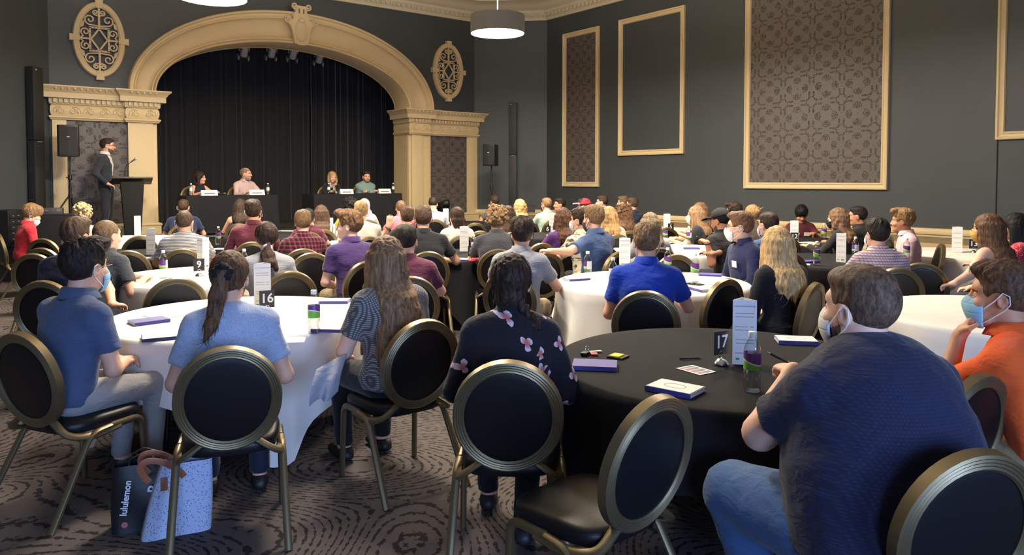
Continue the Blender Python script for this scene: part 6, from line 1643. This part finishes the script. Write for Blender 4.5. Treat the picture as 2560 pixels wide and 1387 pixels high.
P('in a red patterned top at the right edge', 2544, 533, 7.3, -84, -90, male=False, hair=('long', BK), shirt=cloth('sh_redpat', (186, 44, 62), 'speck', (230, 200, 200), .3), near=1, collar=False)
# --- the panel on the stage
PY = 15.52
P('in a black sleeveless dress on the panel', 497, 428, dY(497, PY), 150, 118, floor=SZ, male=False, hair=('bob', (54, 40, 34)), shirt=cloth('sh_dress', (32, 34, 46)), sleeve='none', collar=False, near=1, pose='table', lean=4)
P('in a pale pink button shirt on the panel', 612, 418, dY(612, PY), 150, 112, floor=SZ, hair=('bald', (150, 126, 104)), shirt=cloth('sh_pinkp', (206, 176, 172)), sleeve='long', near=1, beard=(176, 164, 152), pose='table', lean=4, w=1.1)
bw = P('in a black cardigan speaking into a microphone', 830, 429, dY(830, PY), 160, 162, floor=SZ, male=False, hair=('bob', (206, 160, 98)), shirt=cloth('sh_card', (34, 32, 36)), sleeve='long', vfront=cloth('sh_floralfront', (200, 190, 184), 'speck', (70, 60, 60), .4), near=1, arms={'R': {'w': (.03, .26, .89), 'dir': (-.2, .5, .8), 'palm': (-1, .3, 0), 'curl': 1.1}, 'L': 'fold'}, lean=8)
P('in a sage green button shirt on the panel', 915, 427, dY(915, PY), 158, 162, floor=SZ, hair=('fade', (66, 48, 38)), shirt=cloth('sh_sage', (126, 150, 144)), sleeve='long', near=1, arms={'L': 'fold', 'R': 'fold'}, pose='fold', lean=8, w=1.25, beard=(120, 86, 66))
Wp = bw['wr'][1][0]; hp = rotz(bw['rz'])@(Wp+V3(-.035, .06, .0))+bw['loc']
handheld((float(hp[0]), float(hp[1]), float(hp[2])-.05), bw['rz'], 'black microphone held by the person in the black cardigan', math.radians(28))
P('standing in a dark suit and open white shirt beside the lectern', 265, 345, dY(265, 15.05), 106, 92, mk_chair=False, floor=SZ, stand=.93, hair=('fade', (56, 42, 34)), shirt=cloth('sh_suit', (44, 46, 56)), sleeve='long', vfront=cloth('sh_wshirt', (226, 222, 216)), pants=cloth('suit_trousers', (38, 40, 48)), near=1, beard=(52, 38, 30), glasses=True, pose='side', lean=-1, skin='light', shoes=(20, 18, 18))

# held and worn things
bm_ = PEOPLE[4]; Wp, El, hd, pn = bm_['wr'][-1]; hp = rotz(bm_['rz'])@(Wp+nrm(hd)*.11+V3(0, 0, .02))+bm_['loc']
o = pen((float(hp[0]), float(hp[1]), float(hp[2])), heading(-70+25), 'dark pen held by the large person in navy', (40, 30, 60)); o.rotation_euler = (0, math.radians(-18), heading(-45)+math.pi/2)
cp = [q_ for q_ in PEOPLE if 'holding a pen' in q_['root']['label']][0]; Wp, El, hd, pn = cp['wr'][-1]; hp = rotz(cp['rz'])@(Wp+nrm(hd)*.11+V3(0, 0, .01))+cp['loc']
o = pen((float(hp[0]), float(hp[1]), float(hp[2])), 0, 'dark pen held by the person in the black cap'); o.rotation_euler = (0, math.radians(-20), heading(-75)+math.pi/2)
for key in ('raising a hand', 'holding a pen'):
    q_ = [z for z in PEOPLE if key in z['root']['label']][0]; Wp, El, hd, pn = q_['wr'][-1]; ax_d = nrm(Wp-El); c_ = Wp-ax_d*.02; u_ = nrm(np.cross(ax_d, V3(.3, .2, 1))); v_ = np.cross(ax_d, u_)
    b_ = MB(); b_.tube([c_+u_*.032*math.cos(a)+v_*.032*math.sin(a) for a in np.linspace(0, 2*math.pi, 16, endpoint=False)], .010, 6, closed=True, flat=.5); b_.build('watch', plain('watch_dark', (30, 28, 30), .4), q_['root'], smooth=True, fix=False)
# pale jacket hanging from the lap of the dotted blouse
q = MB(); n = 16; A0, A1, B0, B1 = [V3(*p_) for p_ in (atd(792, 922, 3.86), atd(870, 880, 4.05), atd(778, 1012, 3.80), atd(842, 985, 3.88))]
for th_ in (0, .012):
    for i in range(n+1):
        for j in range(n+1):
            s_, t_ = i/n, j/n; p_ = (A0*(1-s_)+A1*s_)*(1-t_)+(B0*(1-s_)+B1*s_)*t_
            p_ = p_-FW*(.03*math.sin(s_*9+t_*2)*(.3+.7*t_)+.035*math.sin(math.pi*t_)+th_)+V3(0, 0, .012*math.sin(s_*7)*t_); q.v.append(tuple(p_))
m_ = (n+1)**2
for i in range(n):
    for j in range(n):
        a_ = i*(n+1)+j; q.f.append((a_, a_+1, a_+n+2, a_+n+1)); q.f.append((m_+a_, m_+a_+n+1, m_+a_+n+2, m_+a_+1))
bd = [i*(n+1) for i in range(n+1)]+[n*(n+1)+j for j in range(1, n+1)]+[i*(n+1)+n for i in range(n-1, -1, -1)]+[j for j in range(n-1, 0, -1)]
for i in range(len(bd)): j = (i+1) % len(bd); q.f.append((bd[i], bd[j], m_+bd[j], m_+bd[i]))
o = q.build('jacket', cloth('jacket_grey', (160, 160, 170)), None, smooth=True, angle=70); tag(o, 'pale grey jacket hanging from the lap of the dotted blouse', 'jacket')

# ------------------------------------------------------------------ empty chairs (top-of-back pixel)
for px, yt, b_, l in [(1640, 985, -52, 'empty banquet chair in the foreground with its seat in view'), (440, 692, -4, 'empty banquet chair on the far side of table sixteen'), (780, 630, -2, 'empty banquet chair left of the purple polo shirt'),
                      (318, 625, 4, 'empty banquet chair left of the striped T-shirt'), (82, 632, 30, 'nearest of three empty banquet chairs at the far left'), (102, 618, 34, 'middle of three empty banquet chairs at the far left'), (106, 595, 38, 'farthest of three empty banquet chairs at the far left'), (350, 588, 0, 'empty banquet chair before table one'),
                      (1355, 606, -28, 'farther empty banquet chair beside the outstretched arm'), (1365, 629, -30, 'nearer empty banquet chair under the outstretched hand'), (1188, 556, -20, 'far empty banquet chair left of the charcoal polo shirt'), (1200, 576, -24, 'near empty banquet chair left of the charcoal polo shirt'), (1690, 634, -20, 'empty banquet chair behind the royal blue polo'),
                      (1668, 568, -30, 'small far empty banquet chair below the number five'), (1967, 590, -35, 'empty banquet chair below the number twelve'), (1815, 694, -52, 'empty banquet chair right of the royal blue polo shirt'), (2305, 655, -10, 'empty banquet chair behind the bare white table at right'),
                      (2448, 930, -62, 'empty banquet chair between the navy and orange shirts'), (1780, 560, -30, 'empty banquet chair beyond the black cap')]:
    chair_px(px, yt, b_+math.degrees(math.atan((px-CX)/F)), l)

# ------------------------------------------------------------------ bags on the carpet
def bag_mats():
    m, t, b = newmat('bag_blue_dots'); co = t.coord(); v = t.voronoi(co, 95)[0]
    t.set(b.inputs['Base Color'], t.mix(t.smooth(v, .2, .3), srgb(92, 104, 140), srgb(176, 186, 212))); b.inputs['Roughness'].default_value = .7; return m
TAN = plain('leather_tan', (146, 84, 56), .5)
def tote(p, rz, w_, d_, h, top, mat, label, tilt=0.):
    rt = empty('tote_bag', p, rz, label, 'bag', 'bags on the carpet')
    q = MB(); n = 10; rows = []
    for f in np.linspace(0, 1, 7):
        ww = w_*(1-(1-top)*f)*(1+.05*math.sin(f*3)); dd = d_*(1-.35*f); row = []
        for i in range(40):
            a = 2*math.pi*i/40; ca, sa = math.cos(a), math.sin(a); e = 5; r = (abs(ca)**e+abs(sa)**e)**(-1/e)
            row.append((r*ca*ww/2+tilt*f, r*sa*dd/2+.006*math.sin(a*3+f*6), h*f*(1-.05*(abs(ca*r))**2*0)))
        rows.append(row)
    for r_ in rows: q.v += r_
    for j in range(6):
        for i in range(40): k = (i+1) % 40; q.f.append((j*40+i, j*40+k, (j+1)*40+k, (j+1)*40+i))
    q.f.append(tuple(range(39, -1, -1))); q.build('bag_body', mat, rt, smooth=True, angle=60)
    return rt
A_ = onz(448, 1335, 0); B_ = onz(385, 1330, 0)
rz = heading(-12)
rt = tote((A_[0], A_[1]+.05, .002), rz+.25, .30, .15, .33, .72, bag_mats(), 'pale blue dotted tote bag with tan straps under the chair', .05)
for s_, y in ((-1, -.055), (1, .055)):
    q = MB(); q.tube([(-.05+.075*math.cos(a_)-.06*math.sin(a_), y-.012*math.sin(a_), .285+.085*math.sin(a_)) for a_ in np.linspace(-.2, math.pi+.2, 18)], .016, 6, flat=.3, nrm=(0, 1, 0)); q.build('strap', TAN, rt, smooth=True)
q = MB(); q.box((-.05, -.062, .25), (.03, .01, .06)); q.build('leather_tab', TAN, rt, bevel=.004)
rt = tote((B_[0]-.02, B_[1]+.10, .002), rz+.1, .27, .14, .31, .95, plain('bag_black', (20, 21, 26), .45), 'black shopping bag with white lettering under the chair', 0)
def bag_text(txt, size, x, z, rot):
    me_ = text_mesh(txt, size, .0005, bold=.001); me_.materials.append(plain('bag_white', (214, 216, 222), .6)); o = link('lettering', me_, None, rt); o.location = (x, -.0755, z); o.rotation_euler = (math.radians(90), rot, 0)
bag_text('lululemon', .042, -.065, .17, math.radians(-82)); bag_text('B', .07, .055, .20, math.radians(-82)); bag_text('IN', .06, .06, .09, math.radians(-82))
q = MB(); q.lathe([(.014, 0), (.014, .002), (0, .002)], 20); o = q.build('round_logo', plain('logo_red', (170, 96, 92), .6), rt); o.location = (-.072, -.0752, .045); o.rotation_euler = (math.radians(90), 0, 0)
for y in (-.04, .04):
    q = MB(); q.tube([(-.06, y, .29), (-.05, y, .34), (.0, y, .36), (.05, y, .34), (.06, y, .29)], .005, 6); q.build('handle', BLACK, rt, smooth=True)
# thin out the skin that clothes hide
for o, r in THIN:
    md = o.modifiers.new('thin', 'DECIMATE'); md.ratio = r; md.vertex_group = 'thin'
dg = bpy.context.evaluated_depsgraph_get()
for o, r in THIN:
    me_ = bpy.data.meshes.new_from_object(o.evaluated_get(dg)); old = o.data; o.modifiers.clear(); o.data = me_; o.vertex_groups.clear(); bpy.data.meshes.remove(old); me_.name = 'body'
print('SCRIPT SECONDS', time.time()-T0)
